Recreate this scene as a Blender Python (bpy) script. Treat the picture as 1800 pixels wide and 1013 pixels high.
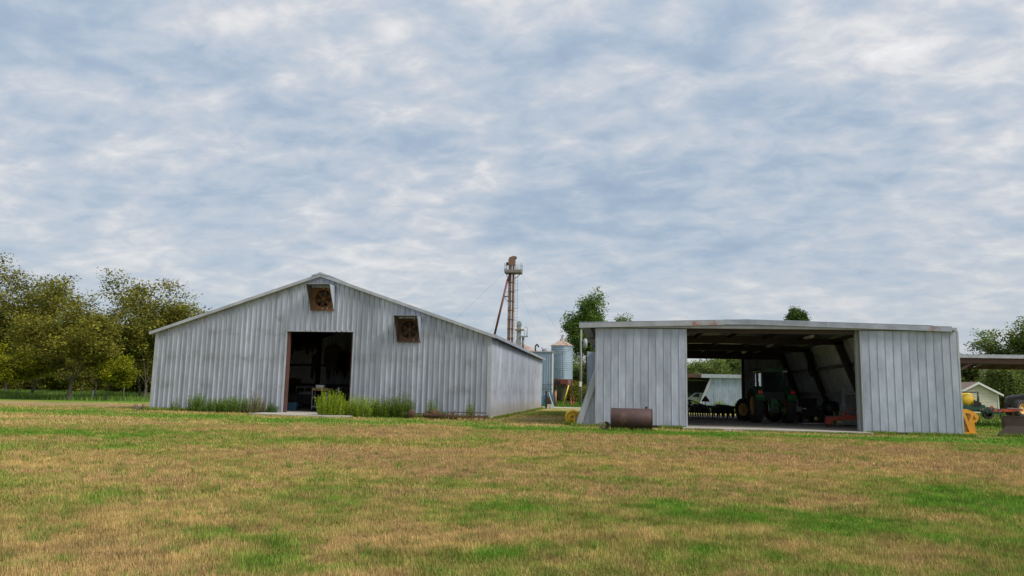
import bpy, math, random
import numpy as np
from mathutils import Vector, Matrix
for o in list(bpy.data.objects): bpy.data.objects.remove(o)
scene = bpy.context.scene
COL = scene.collection
R = math.radians
random.seed(7)
RNG = np.random.default_rng(11)

# ------------------------------------------------------------------ camera, sky, sun, exposure
CAM_H = 1.5
cam_data = bpy.data.cameras.new('camera')
cam = bpy.data.objects.new('camera', cam_data); COL.objects.link(cam)
cam_data.sensor_width = 36.0; cam_data.lens = 26.241
cam_data.clip_start = 0.1; cam_data.clip_end = 6000
cam.matrix_world = (Matrix.Translation((0, 0, CAM_H)) @ Matrix.Rotation(R(8.0788), 4, 'Z')
                    @ Matrix.Rotation(R(90 + 7.8825), 4, 'X') @ Matrix.Rotation(R(1.2157), 4, 'Z'))
scene.camera = cam

SUN_EL, SUN_AZ = R(46), R(112)          # azimuth measured from +Y (away) clockwise: behind the camera to the right
sun_dir = Vector((math.sin(SUN_AZ) * math.cos(SUN_EL), math.cos(SUN_AZ) * math.cos(SUN_EL), math.sin(SUN_EL)))
sd = bpy.data.lights.new('sun', 'SUN'); sd.energy = 2.3; sd.angle = R(22); sd.color = (1.0, 0.95, 0.88)
sun = bpy.data.objects.new('sun', sd); COL.objects.link(sun)
sun.rotation_euler = sun_dir.to_track_quat('Z', 'Y').to_euler(); sun.location = (0, 0, 60)

world = bpy.data.worlds.new('World'); scene.world = world; world.use_nodes = True
wn, wl = world.node_tree.nodes, world.node_tree.links
wn.clear()
w_out = wn.new('ShaderNodeOutputWorld'); w_bg = wn.new('ShaderNodeBackground'); w_bg.inputs['Strength'].default_value = 0.1
w_sky = wn.new('ShaderNodeTexSky'); w_sky.sky_type = 'NISHITA'; w_sky.sun_disc = False
w_sky.sun_elevation = SUN_EL; w_sky.sun_rotation = SUN_AZ; w_sky.dust_density = 1.5
tc = wn.new('ShaderNodeTexCoord')
sep = wn.new('ShaderNodeSeparateXYZ'); wl.new(tc.outputs['Generated'], sep.inputs[0])
def wmath(op, a, b=None, clamp=False):
    n = wn.new('ShaderNodeMath'); n.operation = op; n.use_clamp = clamp
    for i, v in enumerate((a, b)):
        if v is None: continue
        if isinstance(v, (int, float)): n.inputs[i].default_value = v
        else: wl.new(v, n.inputs[i])
    return n.outputs[0]
zc = wmath('MAXIMUM', sep.outputs[2], 0.0)
den = wmath('ADD', zc, 0.27)                # the cloud deck is a flat sheet, slightly curved down at the horizon
cx, cy = wmath('DIVIDE', sep.outputs[0], den), wmath('DIVIDE', sep.outputs[1], den)
comb = wn.new('ShaderNodeCombineXYZ'); wl.new(cx, comb.inputs[0]); wl.new(cy, comb.inputs[1])
def wnoise(scale, detail, rough, dist, rotz, stretch, off):
    mp = wn.new('ShaderNodeMapping'); wl.new(comb.outputs[0], mp.inputs[0])
    mp.inputs['Rotation'].default_value = (0, 0, rotz); mp.inputs['Scale'].default_value = (stretch, 1, 1)
    mp.inputs['Location'].default_value = (off, off * .37, 0)
    n = wn.new('ShaderNodeTexNoise'); wl.new(mp.outputs[0], n.inputs['Vector'])
    n.inputs['Scale'].default_value = scale; n.inputs['Detail'].default_value = detail
    n.inputs['Roughness'].default_value = rough; n.inputs['Distortion'].default_value = dist
    return n.outputs['Fac']
n_big = wnoise(1.5, 3, 0.5, 0.2, 0.9, 0.75, 3.1)
n_mid = wnoise(4.8, 4, 0.5, 0.25, 0.62, 0.66, 8.7)
n_fin = wnoise(12.0, 7, 0.57, 0.3, 0.5, 0.78, 1.9)
mask = wmath('ADD', wmath('ADD', wmath('MULTIPLY', n_big, 0.46), wmath('MULTIPLY', n_mid, 0.50)), wmath('MULTIPLY', n_fin, 0.46))
# towards the horizon one looks through more of the deck and its gaps close
depth_ = wmath('ADD', wmath('MULTIPLY', zc, 2.2), 0.38, True)
mask = wmath('ADD', wmath('MULTIPLY', wmath('SUBTRACT', mask, 0.715), depth_), 0.715)
ramp = wn.new('ShaderNodeValToRGB'); wl.new(mask, ramp.inputs[0])
cr = ramp.color_ramp; cr.interpolation = 'LINEAR'
cr.elements[0].position = 0.50; cr.elements[0].color = (1.95, 2.5, 3.25, 1)
cr.elements[1].position = 0.93; cr.elements[1].color = (5.7, 5.6, 5.5, 1)
for p_, c_ in ((.60, (2.35, 2.9, 3.58)), (.68, (2.95, 3.35, 3.86)), (.74, (3.45, 3.68, 4.02)), (.81, (4.4, 4.4, 4.45))):
    e_ = cr.elements.new(p_); e_.color = (*c_, 1)
# overhead the deck is lit through more strongly than towards the horizon
gain = wmath('ADD', wmath('MULTIPLY', zc, 0.30), 0.93)
cg = wn.new('ShaderNodeVectorMath'); cg.operation = 'SCALE'; wl.new(ramp.outputs[0], cg.inputs[0]); wl.new(gain, cg.inputs['Scale'])
skymix = wn.new('ShaderNodeMix'); skymix.data_type = 'RGBA'
skymix.inputs['Factor'].default_value = .90; wl.new(w_sky.outputs[0], skymix.inputs['A']); wl.new(cg.outputs[0], skymix.inputs['B'])
wl.new(skymix.outputs['Result'], w_bg.inputs['Color']); wl.new(w_bg.outputs[0], w_out.inputs[0])

scene.view_settings.view_transform = 'Standard'; scene.view_settings.look = 'None'
scene.view_settings.exposure = 0.75; scene.view_settings.gamma = 1.0

# ------------------------------------------------------------------ helpers
def finish(name, verts, faces, mat, parent=None, smooth=None, loc=None):
    me = bpy.data.meshes.new(name); me.from_pydata([tuple(v) for v in verts], [], faces)
    if mat is not None: me.materials.append(mat)
    if smooth is True: me.polygons.foreach_set('use_smooth', [True] * len(faces))
    elif smooth: me.polygons.foreach_set('use_smooth', smooth)
    me.update()
    o = bpy.data.objects.new(name, me); COL.objects.link(o)
    if parent: o.parent = parent
    if loc is not None: o.location = loc
    return o
class MB:
    """collects shapes and links them as one mesh object"""
    def __init__(s, off=(0, 0, 0)): s.v, s.f, s.s, s.off = [], [], [], Vector(off)
    def add(s, vs, fs, smooth=False):
        b = len(s.v); s.v += [Vector(v) - s.off for v in vs]; s.f += [[b + i for i in f] for f in fs]
        s.s += [smooth] * len(fs) if isinstance(smooth, bool) else smooth
        return s
    def box(s, x0, x1, y0, y1, z0, z1, M=None):
        vs = [Vector((x, y, z)) for z in (z0, z1) for y in (y0, y1) for x in (x0, x1)]
        if M: vs = [M @ v for v in vs]
        return s.add(vs, [(0, 2, 3, 1), (4, 5, 7, 6), (0, 1, 5, 4), (2, 6, 7, 3), (0, 4, 6, 2), (1, 3, 7, 5)])
    def bar(s, p, q, w, h=None, up=(0, 0, 1)):
        p, q = Vector(p), Vector(q); h = h or w; d = (q - p).normalized(); u = Vector(up)
        if abs(d.dot(u)) > .98: u = Vector((0, 1, 0))
        a = d.cross(u).normalized(); b = a.cross(d).normalized()
        vs = [e + a * i * w / 2 + b * j * h / 2 for e in (p, q) for j in (-1, 1) for i in (-1, 1)]
        return s.add(vs, [(0, 2, 3, 1), (4, 5, 7, 6), (0, 1, 5, 4), (2, 6, 7, 3), (0, 4, 6, 2), (1, 3, 7, 5)])
    def tube(s, p, q, r0, r1=None, n=10, caps=True):
        p, q = Vector(p), Vector(q); r1 = r0 if r1 is None else r1; d = (q - p).normalized()
        u = Vector((0, 0, 1)) if abs(d.z) < .95 else Vector((1, 0, 0)); a = d.cross(u).normalized(); b = d.cross(a)
        vs = []
        for e, r in ((p, r0), (q, r1)):
            vs += [e + (a * math.cos(t) + b * math.sin(t)) * r for t in [2 * math.pi * k / n for k in range(n)]]
        fs = [(k, (k + 1) % n, n + (k + 1) % n, n + k) for k in range(n)]; sm = [True] * n
        if caps: fs += [tuple(range(n))[::-1], tuple(range(n, 2 * n))]; sm += [False, False]
        return s.add(vs, fs, sm)
    def path(s, pts, r, n=6):
        for a, b in zip(pts, pts[1:]): s.tube(a, b, r, r, n)
        return s
    def lathe(s, prof, c=(0, 0, 0), axis='X', n=28, smooth=True):
        """prof: (along axis, radius)"""
        c = Vector(c); vs = []
        for a, r in prof:
            for k in range(n):
                t = 2 * math.pi * k / n; u, w = r * math.cos(t), r * math.sin(t)
                vs.append(c + (Vector((a, u, w)) if axis == 'X' else Vector((u, a, w)) if axis == 'Y' else Vector((u, w, a))))
        m = len(prof); fs = []
        for i in range(m - 1):
            for k in range(n): fs.append((i * n + k, i * n + (k + 1) % n, (i + 1) * n + (k + 1) % n, (i + 1) * n + k))
        return s.add(vs, fs, smooth)
    def prism(s, poly, y0, y1, plane='XZ'):
        """outline extruded; plane XZ extrudes along Y, YZ along X, XY along Z"""
        n = len(poly)
        def P(a, b, e): return (a, e, b) if plane == 'XZ' else (e, a, b) if plane == 'YZ' else (a, b, e)
        vs = [P(a, b, y0) for a, b in poly] + [P(a, b, y1) for a, b in poly]
        return s.add(vs, [tuple(range(n)), tuple(range(n, 2 * n))[::-1]] + [(k, n + k, n + (k + 1) % n, (k + 1) % n) for k in range(n)])
    def build(s, name, mat, parent=None, loc=None): return finish(name, s.v, s.f, mat, parent, s.s, loc)
def tag(o, label=None, cat=None, group=None, kind=None):
    for k, v in (('label', label), ('category', cat), ('group', group), ('kind', kind)):
        if v: o[k] = v
    return o
def empty(name, loc=(0, 0, 0), rz=0, label=None, cat=None, group=None):
    o = bpy.data.objects.new(name, None); COL.objects.link(o); o.location = loc; o.rotation_euler = (0, 0, rz)
    o.empty_display_size = .3
    return tag(o, label, cat, group)
def copy_tree(o, parent=None, kids=None):
    c = o.copy(); COL.objects.link(c); c.parent = parent
    for ch in (kids or KIDS)(o): copy_tree(ch, c)
    return c
def KIDS(o): return [x for x in bpy.data.objects if x.parent == o]

# ------------------------------------------------------------------ materials (procedural)
MATS = {}
def pm(name, c1, c2=None, scale=3.0, stretch=(1, 1, 1), rough=.6, metal=0.0, bump=0.0, rand=.08, rust=0.0, rustc=(.16, .055, .022), detail=6, spec=.5, rscale=1.0):
    m = bpy.data.materials.new(name); m.use_nodes = True; nt = m.node_tree; N, L = nt.nodes, nt.links
    b = N['Principled BSDF']; b.inputs['Roughness'].default_value = rough; b.inputs['Metallic'].default_value = metal
    b.inputs['Specular IOR Level'].default_value = spec
    c2 = c2 or tuple(x * .72 for x in c1)
    t = N.new('ShaderNodeTexCoord'); mp = N.new('ShaderNodeMapping'); mp.inputs['Scale'].default_value = stretch
    L.new(t.outputs['Object'], mp.inputs[0]); oi = N.new('ShaderNodeObjectInfo')
    w = N.new('ShaderNodeMath'); w.operation = 'MULTIPLY'; w.inputs[1].default_value = 40; L.new(oi.outputs['Random'], w.inputs[0])
    def noise(sc, det=detail, ro=.6, vec=None):
        n = N.new('ShaderNodeTexNoise'); n.noise_dimensions = '4D'; n.inputs['Scale'].default_value = sc; n.inputs['Detail'].default_value = det
        n.inputs['Roughness'].default_value = ro; L.new(vec or mp.outputs[0], n.inputs['Vector']); L.new(w.outputs[0], n.inputs['W']); return n
    n1 = noise(scale)
    rp = N.new('ShaderNodeValToRGB'); rp.color_ramp.elements[0].position = .33; rp.color_ramp.elements[1].position = .68; L.new(n1.outputs['Fac'], rp.inputs[0])
    mx = N.new('ShaderNodeMix'); mx.data_type = 'RGBA'; mx.inputs['A'].default_value = (*c2, 1); mx.inputs['B'].default_value = (*c1, 1); L.new(rp.outputs[0], mx.inputs['Factor'])
    col = mx.outputs['Result']
    if rand:
        mr = N.new('ShaderNodeMapRange'); mr.inputs['To Min'].default_value = 1 - rand; mr.inputs['To Max'].default_value = 1 + rand; L.new(oi.outputs['Random'], mr.inputs['Value'])
        vm = N.new('ShaderNodeVectorMath'); vm.operation = 'SCALE'; L.new(col, vm.inputs[0]); L.new(mr.outputs[0], vm.inputs['Scale']); col = vm.outputs[0]
    if rust:
        n2 = noise(rscale, 8, .65, t.outputs['Object'])
        r2 = N.new('ShaderNodeValToRGB'); r2.color_ramp.elements[0].position = .70 - rust * .4; r2.color_ramp.elements[1].position = .80 - rust * .4; L.new(n2.outputs['Fac'], r2.inputs[0])
        m2 = N.new('ShaderNodeMix'); m2.data_type = 'RGBA'; L.new(r2.outputs[0], m2.inputs['Factor']); L.new(col, m2.inputs['A']); m2.inputs['B'].default_value = (*rustc, 1); col = m2.outputs['Result']
        if metal:
            mm = N.new('ShaderNodeMath'); mm.operation = 'MULTIPLY_ADD'; mm.inputs[1].default_value = -metal; mm.inputs[2].default_value = metal; L.new(r2.outputs[0], mm.inputs[0]); L.new(mm.outputs[0], b.inputs['Metallic'])
    L.new(col, b.inputs['Base Color'])
    if bump:
        n3 = noise(scale * 4, 4, .6); bp = N.new('ShaderNodeBump'); bp.inputs['Strength'].default_value = bump; bp.inputs['Distance'].default_value = .02
        L.new(n3.outputs['Fac'], bp.inputs['Height']); L.new(bp.outputs[0], b.inputs['Normal'])
    MATS[name] = m; return m
def leafmat(name, transl=.35):
    m = bpy.data.materials.new(name); m.use_nodes = True; N, L = m.node_tree.nodes, m.node_tree.links
    N.clear(); out = N.new('ShaderNodeOutputMaterial'); at = N.new('ShaderNodeAttribute'); at.attribute_name = 'tint'
    d = N.new('ShaderNodeBsdfDiffuse'); t = N.new('ShaderNodeBsdfTranslucent'); mx = N.new('ShaderNodeMixShader'); mx.inputs[0].default_value = transl
    L.new(at.outputs['Color'], d.inputs[0]); L.new(at.outputs['Color'], t.inputs[0]); L.new(d.outputs[0], mx.inputs[1]); L.new(t.outputs[0], mx.inputs[2]); L.new(mx.outputs[0], out.inputs[0])
    return m
GALV = pm('galvanised_sheet', (.465, .50, .575), (.285, .305, .35), 1.3, (2.2, 2.2, .30), .45, .35, .03, .13, .12, (.19, .165, .15), rscale=.6)
GALV_DOOR = pm('galvanised_door_sheet', (.47, .515, .60), (.29, .325, .39), 1.1, (1.3, 1.3, .6), .42, .35, .04, .10, .10, (.20, .17, .155), rscale=.9)
GALV_OLD = pm('weathered_roof_sheet', (.35, .385, .45), (.22, .24, .275), 1.6, (1, 1, 2), .5, .35, .05, .08, .26, (.21, .085, .04), rscale=1.1)
def girt_stain(m, levels, half, c, amount):
    N, L = m.node_tree.nodes, m.node_tree.links; b = N['Principled BSDF']; src = b.inputs['Base Color'].links[0].from_socket
    t = N.new('ShaderNodeTexCoord'); sx = N.new('ShaderNodeSeparateXYZ'); L.new(t.outputs['Object'], sx.inputs[0])
    def mth(op, a, v):
        n = N.new('ShaderNodeMath'); n.operation = op
        for i, q in enumerate((a, v)):
            if q is None: continue
            if isinstance(q, (int, float)): n.inputs[i].default_value = q
            else: L.new(q, n.inputs[i])
        return n.outputs[0]
    tot = None
    for z in levels:
        d = mth('SUBTRACT', 1.0, mth('DIVIDE', mth('ABSOLUTE', mth('SUBTRACT', sx.outputs[2], z), None), half)); d = mth('MAXIMUM', d, 0.0); tot = d if tot is None else mth('ADD', tot, d)
    n = N.new('ShaderNodeTexNoise'); n.inputs['Scale'].default_value = .8; n.inputs['Detail'].default_value = 6; n.inputs['Roughness'].default_value = .7; L.new(t.outputs['Object'], n.inputs['Vector'])
    mr = N.new('ShaderNodeMapRange'); mr.inputs['From Min'].default_value = .46; mr.inputs['From Max'].default_value = .72; mr.inputs['To Max'].default_value = amount; L.new(n.outputs['Fac'], mr.inputs['Value'])
    mx = N.new('ShaderNodeMix'); mx.data_type = 'RGBA'; mx.inputs['B'].default_value = (*c, 1); L.new(mth('MULTIPLY', tot, mr.outputs[0]), mx.inputs['Factor']); L.new(src, mx.inputs['A']); L.new(mx.outputs['Result'], b.inputs['Base Color'])
girt_stain(GALV, (1.45, 3.05, 4.5), .55, (.17, .155, .15), .75)
TRIM = pm('pale_metal_trim', (.44, .46, .485), (.31, .325, .345), 2, (1, 1, .6), .5, .2, 0, .07, .14, (.27, .18, .12), rscale=1.6)
RUST = pm('rust', (.14, .065, .038), (.065, .033, .023), 3, (1, 1, 1), .85, 0, .3, .1)
RUSTY_STEEL = pm('rusty_tower_steel', (.22, .115, .07), (.14, .09, .065), 1.2, (1, 1, .5), .75, .1, .1, .06, .35, (.30, .30, .29), rscale=.9)
PRIMER = pm('red_primer_steel', (.105, .045, .036), (.065, .032, .028), 1.5, (1, 1, 1), .6, 0, 0, .1)
DARKSTEEL = pm('dark_steel', (.055, .052, .05), (.03, .03, .03), 3, (1, 1, 1), .55, .3, 0, .1)
BLACK = pm('black_paint', (.022, .022, .024), (.014, .014, .015), 4, (1, 1, 1), .5, 0, 0, .1)
RUBBER = pm('tyre_rubber', (.026, .025, .024), (.045, .04, .034), 5, (1, 1, 1), .85, 0, .1, .05)
GREEN = pm('green_paint', (.02, .135, .042), (.015, .09, .03), 3, (1, 1, 1), .35, 0, 0, .05)
DGREEN = pm('dark_green_paint', (.012, .055, .035), (.01, .04, .028), 3, (1, 1, 1), .45, 0, 0, .05)
YELLOW = pm('yellow_paint', (.78, .52, .03), (.62, .38, .03), 3, (1, 1, 1), .45, 0, 0, .05)
TANRIM = pm('dusty_yellow_rim', (.66, .42, .11), (.50, .31, .11), 3, (1, 1, 1), .6, 0, 0, .05)
ORANGE = pm('orange_yellow_paint', (.72, .34, .02), (.58, .25, .02), 3, (1, 1, 1), .5, 0, 0, .03, .1, rscale=3)
RED = pm('faded_red_paint', (.50, .075, .035), (.36, .06, .035), 3, (1, 1, 1), .55, 0, 0, .05)
BLUE = pm('blue_paint', (.045, .17, .29), (.04, .12, .20), 3, (1, 1, 1), .5, 0, 0, .05, .12, rscale=2)
WHITE = pm('white_paint', (.72, .72, .70), (.60, .60, .58), 3, (1, 1, 1), .5, 0, 0, .03)
GREYP = pm('grey_paint', (.33, .34, .35), (.24, .25, .26), 3, (1, 1, 1), .55, 0, 0, .05)
CONC = pm('concrete', (.44, .40, .34), (.30, .275, .24), 1.2, (1, 1, 1), .9, 0, .15, 0, .12, (.17, .15, .13), rscale=.5)
WOOD = pm('weathered_wood', (.30, .21, .13), (.18, .13, .09), 4, (1, 1, .2), .85, 0, .1, .15)
POLEW = pm('weathered_pole', (.23, .22, .18), (.15, .145, .12), 5, (3, 3, .2), .9, 0, .1, 0)
CREAM = pm('cream_siding', (.62, .58, .45), (.54, .50, .39), 2, (1, 1, 1), .6, 0, 0, .03)
SHINGLE = pm('brown_shingle', (.24, .17, .13), (.15, .11, .09), 6, (1, 1, 1), .9, 0, .2, .05)
INSUL = pm('torn_brown_insulation', (.17, .12, .075), (.09, .065, .045), 2.2, (1, 1, 1), .95, 0, .3, .15)
BARK = pm('bark', (.14, .115, .09), (.075, .06, .05), 4, (3, 3, .5), .95, 0, .4, .1)
TANK = pm('brown_rusty_tank', (.080, .038, .032), (.045, .024, .021), 1.6, (1, 1, 1.5), .6, .1, .25, 0, .36, (.15, .07, .042), rscale=1.7)
CHROME = pm('bright_pipe', (.6, .6, .6), (.5, .5, .5), 3, (1, 1, 1), .25, .8)
def plain(name, c, rough=.3, emit=None, alpha=None):
    m = bpy.data.materials.new(name); m.use_nodes = True; b = m.node_tree.nodes['Principled BSDF']
    b.inputs['Base Color'].default_value = (*c, 1); b.inputs['Roughness'].default_value = rough
    if alpha: b.inputs['Transmission Weight'].default_value = alpha; b.inputs['IOR'].default_value = 1.1
    return m
GLASS = plain('cab_glass', (.10, .14, .14), .05, alpha=.8)
LAMP_RED = plain('red_lens', (.75, .03, .02), .25)
LAMP_CLEAR = plain('clear_lens', (.8, .8, .78), .2)
LEAF, GRASSM = leafmat('leaf', .35), leafmat('grass_blade', .25)

# ------------------------------------------------------------------ ground
def lattice(seed, n=256): return np.random.default_rng(seed).random((n, n))
LAT = {}
def vnoise(x, y, sc, seed):
    if seed not in LAT: LAT[seed] = lattice(seed)
    t = LAT[seed]; x = x * sc + 37.3; y = y * sc + 91.7
    xi, yi = np.floor(x).astype(int), np.floor(y).astype(int); fx, fy = x - xi, y - yi
    fx, fy = fx * fx * (3 - 2 * fx), fy * fy * (3 - 2 * fy); a = lambda i, j: t[(xi + i) % 256, (yi + j) % 256]
    return (a(0, 0) * (1 - fx) + a(1, 0) * fx) * (1 - fy) + (a(0, 1) * (1 - fx) + a(1, 1) * fx) * fy
def fbm(x, y, sc, seed, o=4):
    s, w, tot = 0, 1, 0
    for k in range(o): s = s + vnoise(x, y, sc * 2 ** k, seed + k) * w; tot += w; w *= .55
    return s / tot
# patches of the lawn as they lie on the ground: (x, y, radius x, radius y, greenness change, dryness change)
PATCH = [
    (-1.0, 7.6, 2.0, .8, .55, -.3), (-4.0, 7.6, 1.6, .9, .35, -.2), (-6.0, 8.2, 1.5, 1.2, .2, 0), (2.2, 9.0, 2.0, 1.6, .45, -.3), (4.4, 8.8, 1.4, 1.0, .35, -.2),
    (6.2, 12.6, 1.8, 1.2, .7, -.4), (3.2, 11.0, 2.2, .8, .30, -.1), (1.8, 15.0, 2.6, 1.2, .28, -.1), (-1.0, 10.0, 1.6, 1.2, .25, -.1), (6.0, 8.2, 1.6, 1.2, -.35, .15),
    (-3.4, 14.0, 3.4, 2.6, -.45, .55), (-8.0, 12.0, 3.0, 2.2, -.30, .45), (-6.6, 17.0, 2.4, 1.6, -.35, .35), (1.5, 19.0, 5.0, 1.6, -.40, .35), (7.0, 19.0, 4.5, 2.5, -.45, .25),
    (-17.5, 20.5, 3.0, 1.2, .6, -.3), (-15.5, 18.5, 2.2, .8, -.4, .4), (-20, 16.5, 3.0, 2.4, .45, -.3), (-10.5, 22.5, 5.0, 1.2, .35, -.3), (-14, 27.0, 5, 1.5, -.25, .1),
    (3, 24.0, 9, 2.0, -.45, .25), (-6, 27.0, 6, 2.4, -.3, .15), (12, 23.0, 5, 2.0, -.45, .15),
    (-21, 34.5, 8, 2.6, .75, -.5), (-11, 34.0, 5, 1.6, .55, -.4), (4.5, 31.0, 9, 1.6, .85, -.5), (12.0, 31.0, 5, 1.4, .8, -.5), (17.5, 33.5, 4, 2.6, .8, -.5), (-2, 31.5, 3.5, 1.6, .7, -.4),
    (-27, 29.0, 6, 2.0, -.3, .1), (-30, 36.0, 5, 2.5, .5, -.3), (-5, 52, 3.5, 9, .3, -.1), (22, 55, 9, 18, .7, -.4), (-52, 62, 14, 8, .8, -.5), (-60, 80, 30, 20, .8, -.5), (-100, 120, 50, 60, .8, -.5), (-5, 100, 20, 20, .6, -.4), (15, 130, 30, 30, .6, -.4)]
def lawn(x, y):
    """greenness 0..1 and dryness (reddish brown) 0..1 of the lawn at a spot"""
    wob = (fbm(x, y, .55, 5) - .5) * 5; wob2 = (fbm(x, y, .5, 15) - .5) * 4.5
    g = .30 + (fbm(x, y, .30, 21) - .5) * 1.2 + (fbm(x, y, 1.1, 31) - .5) * 1.1
    d = .33 + (fbm(x, y, .25, 41) - .5) * 1.2 + (fbm(x, y, 1.2, 51) - .5) * .9
    g = g + (fbm(x, y, 4.5, 33, 3) - .5) * .7; d = d + (fbm(x, y, 5.5, 53, 3) - .5) * .6
    g = g + np.clip((y - 54) / 6, 0, 1) * (x < -32) * .8 + np.clip((y - 78) / 8, 0, 1) * .5
    for px, py, rx, ry, dg, dd in PATCH:
        e = .9 * np.exp(-(((x + wob - px) / rx) ** 2 + ((y + wob2 - py) / ry) ** 2)); g = g + dg * e; d = d + dd * e
    return np.clip(g, 0, 1), np.clip(d, 0, 1)
C_GREEN, C_OLIVE, C_STRAW, C_BROWN = (np.array(c) for c in ((.125, .255, .030), (.295, .285, .075), (.51, .37, .145), (.41, .262, .14)))
def lawn_colour(x, y, jit=0):
    g, d = lawn(x, y)
    if jit: g = g + RNG.normal(0, jit, g.shape); d = d + RNG.normal(0, jit, g.shape)
    g = np.clip(g, 0, 1)[:, None]; d = np.clip(d, 0, 1)[:, None]
    dry = C_STRAW * (1 - d) + C_BROWN * d
    lo = np.clip(g / .5, 0, 1); hi = np.clip((g - .5) / .4, 0, 1)
    return (dry * (1 - lo) + C_OLIVE * lo) * (1 - hi) + C_GREEN * hi
def axis_lines(a, b, step, far):
    core = np.arange(a, b + step / 2, step); s, out = step, []
    lo, hi = [a], [b]
    while hi[-1] < far: s *= 1.35; hi.append(hi[-1] + s); lo.append(lo[-1] - s)
    return np.array(lo[:0:-1] + list(core) + hi[1:])
gx, gy = axis_lines(-45, 26, .28, 3200), axis_lines(3, 60, .28, 3200)
GX, GY = np.meshgrid(gx, gy); X, Y = GX.ravel(), GY.ravel()
near = np.exp(-np.maximum(0, np.hypot(X, Y) - 45) / 20)
Z = ((fbm(X, Y, .9, 61) - .5) * .05 - .025) * near - .012
nx, ny = len(gx), len(gy)
idx = np.arange(nx * ny).reshape(ny, nx)
Fq = np.stack([idx[:-1, :-1], idx[:-1, 1:], idx[1:, 1:], idx[1:, :-1]], -1).reshape(-1, 4)
def np_mesh(name, V, F, mat, colours=None, smooth=False):
    me = bpy.data.meshes.new(name); k = F.shape[1]
    me.vertices.add(len(V)); me.vertices.foreach_set('co', np.asarray(V, np.float32).ravel())
    me.loops.add(F.size); me.loops.foreach_set('vertex_index', F.ravel().astype(np.int32))
    me.polygons.add(len(F)); me.polygons.foreach_set('loop_start', np.arange(0, F.size, k, dtype=np.int32)); me.polygons.foreach_set('loop_total', np.full(len(F), k, np.int32))
    if smooth: me.polygons.foreach_set('use_smooth', np.ones(len(F), bool))
    me.update(calc_edges=True)
    if colours is not None:
        a = me.color_attributes.new('tint', 'FLOAT_COLOR', 'POINT'); c = np.ones((len(V), 4), np.float32); c[:, :3] = colours; a.data.foreach_set('color', c.ravel())
    me.materials.append(mat); return me
# bare ground: soil tracks and the spots where the grass is worn away
def soil(x, y):
    w = (fbm(x, y, .45, 71) - .5)
    t = np.exp(-((y - (46.5 + (x + 38) * .18) + w * 5) / 3.4) ** 2) * (x < -27.5) * np.clip((-27.5 - x) / 3, 0, 1)   # track past the barn
    t = np.maximum(t, np.exp(-(((x + 4.6 + w) / 1.3) ** 2 + ((y - 42.5 + w * 6) / 4.0) ** 2)) * .95)                  # worn path between barn and shed
    t = np.maximum(t, .9 * np.exp(-(((x - 15.3) / 1.3) ** 2 + ((y - 36.6) / 1.3) ** 2)))
    t = np.maximum(t, .55 * np.exp(-(((x + 16.2 + w * 2) / 2.4) ** 2 + ((y - 18.4 + w) / .55) ** 2)))
    t = np.maximum(t, .8 * np.exp(-((y - 34.35 + w * .6) / .28) ** 2) * (x > 3.2) * (x < 10.8))                         # edge of the slab
    wl_ = np.maximum(np.exp(-((y - 40.75 + w * .5) / .28) ** 2) * (x > -27.4) * (x < -6.7), np.exp(-((x + 6.55 + w * .5) / .32) ** 2) * (y > 40.6) * (y < 69))   # drip line of the walls
    wl_ = np.maximum(wl_, np.exp(-((y - 35.25 + w * .4) / .22) ** 2) * ((x > -2) & (x < 3.2) | (x > 10.8) & (x < 15.2))); t = np.maximum(t, wl_ * .85)
    return np.clip(t, 0, 1)
gcol = lawn_colour(X, Y) * .8
sl = soil(X, Y)[:, None]; gcol = gcol * (1 - sl) + np.array((.30, .195, .115)) * sl
gm = bpy.data.materials.new('lawn_ground'); gm.use_nodes = True; N, L = gm.node_tree.nodes, gm.node_tree.links
b = N['Principled BSDF']; b.inputs['Roughness'].default_value = .95; b.inputs['Specular IOR Level'].default_value = .1
at_ = N.new('ShaderNodeAttribute'); at_.attribute_name = 'tint'; t_ = N.new('ShaderNodeTexCoord')
n_ = N.new('ShaderNodeTexNoise'); n_.inputs['Scale'].default_value = 9; n_.inputs['Detail'].default_value = 8; n_.inputs['Roughness'].default_value = .75; L.new(t_.outputs['Object'], n_.inputs['Vector'])
mr_ = N.new('ShaderNodeMapRange'); mr_.inputs['From Min'].default_value = .25; mr_.inputs['From Max'].default_value = .75; mr_.inputs['To Min'].default_value = .55; mr_.inputs['To Max'].default_value = 1.4; L.new(n_.outputs['Fac'], mr_.inputs['Value'])
v_ = N.new('ShaderNodeVectorMath'); v_.operation = 'SCALE'; L.new(at_.outputs['Color'], v_.inputs[0]); L.new(mr_.outputs[0], v_.inputs['Scale']); L.new(v_.outputs[0], b.inputs['Base Color'])
bp_ = N.new('ShaderNodeBump'); bp_.inputs['Strength'].default_value = .6; bp_.inputs['Distance'].default_value = .05; L.new(n_.outputs['Fac'], bp_.inputs['Height']); L.new(bp_.outputs[0], b.inputs['Normal'])
gme = np_mesh('ground', np.stack([X, Y, Z], 1), Fq, gm, gcol, True)
ground = bpy.data.objects.new('ground', gme); COL.objects.link(ground); tag(ground, kind='structure')
def gz(x, y):
    x, y = np.asarray(x, float), np.asarray(y, float)
    return ((fbm(x, y, .9, 61) - .5) * .05 - .025) * np.exp(-np.maximum(0, np.hypot(x, y) - 45) / 20) - .012

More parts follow.
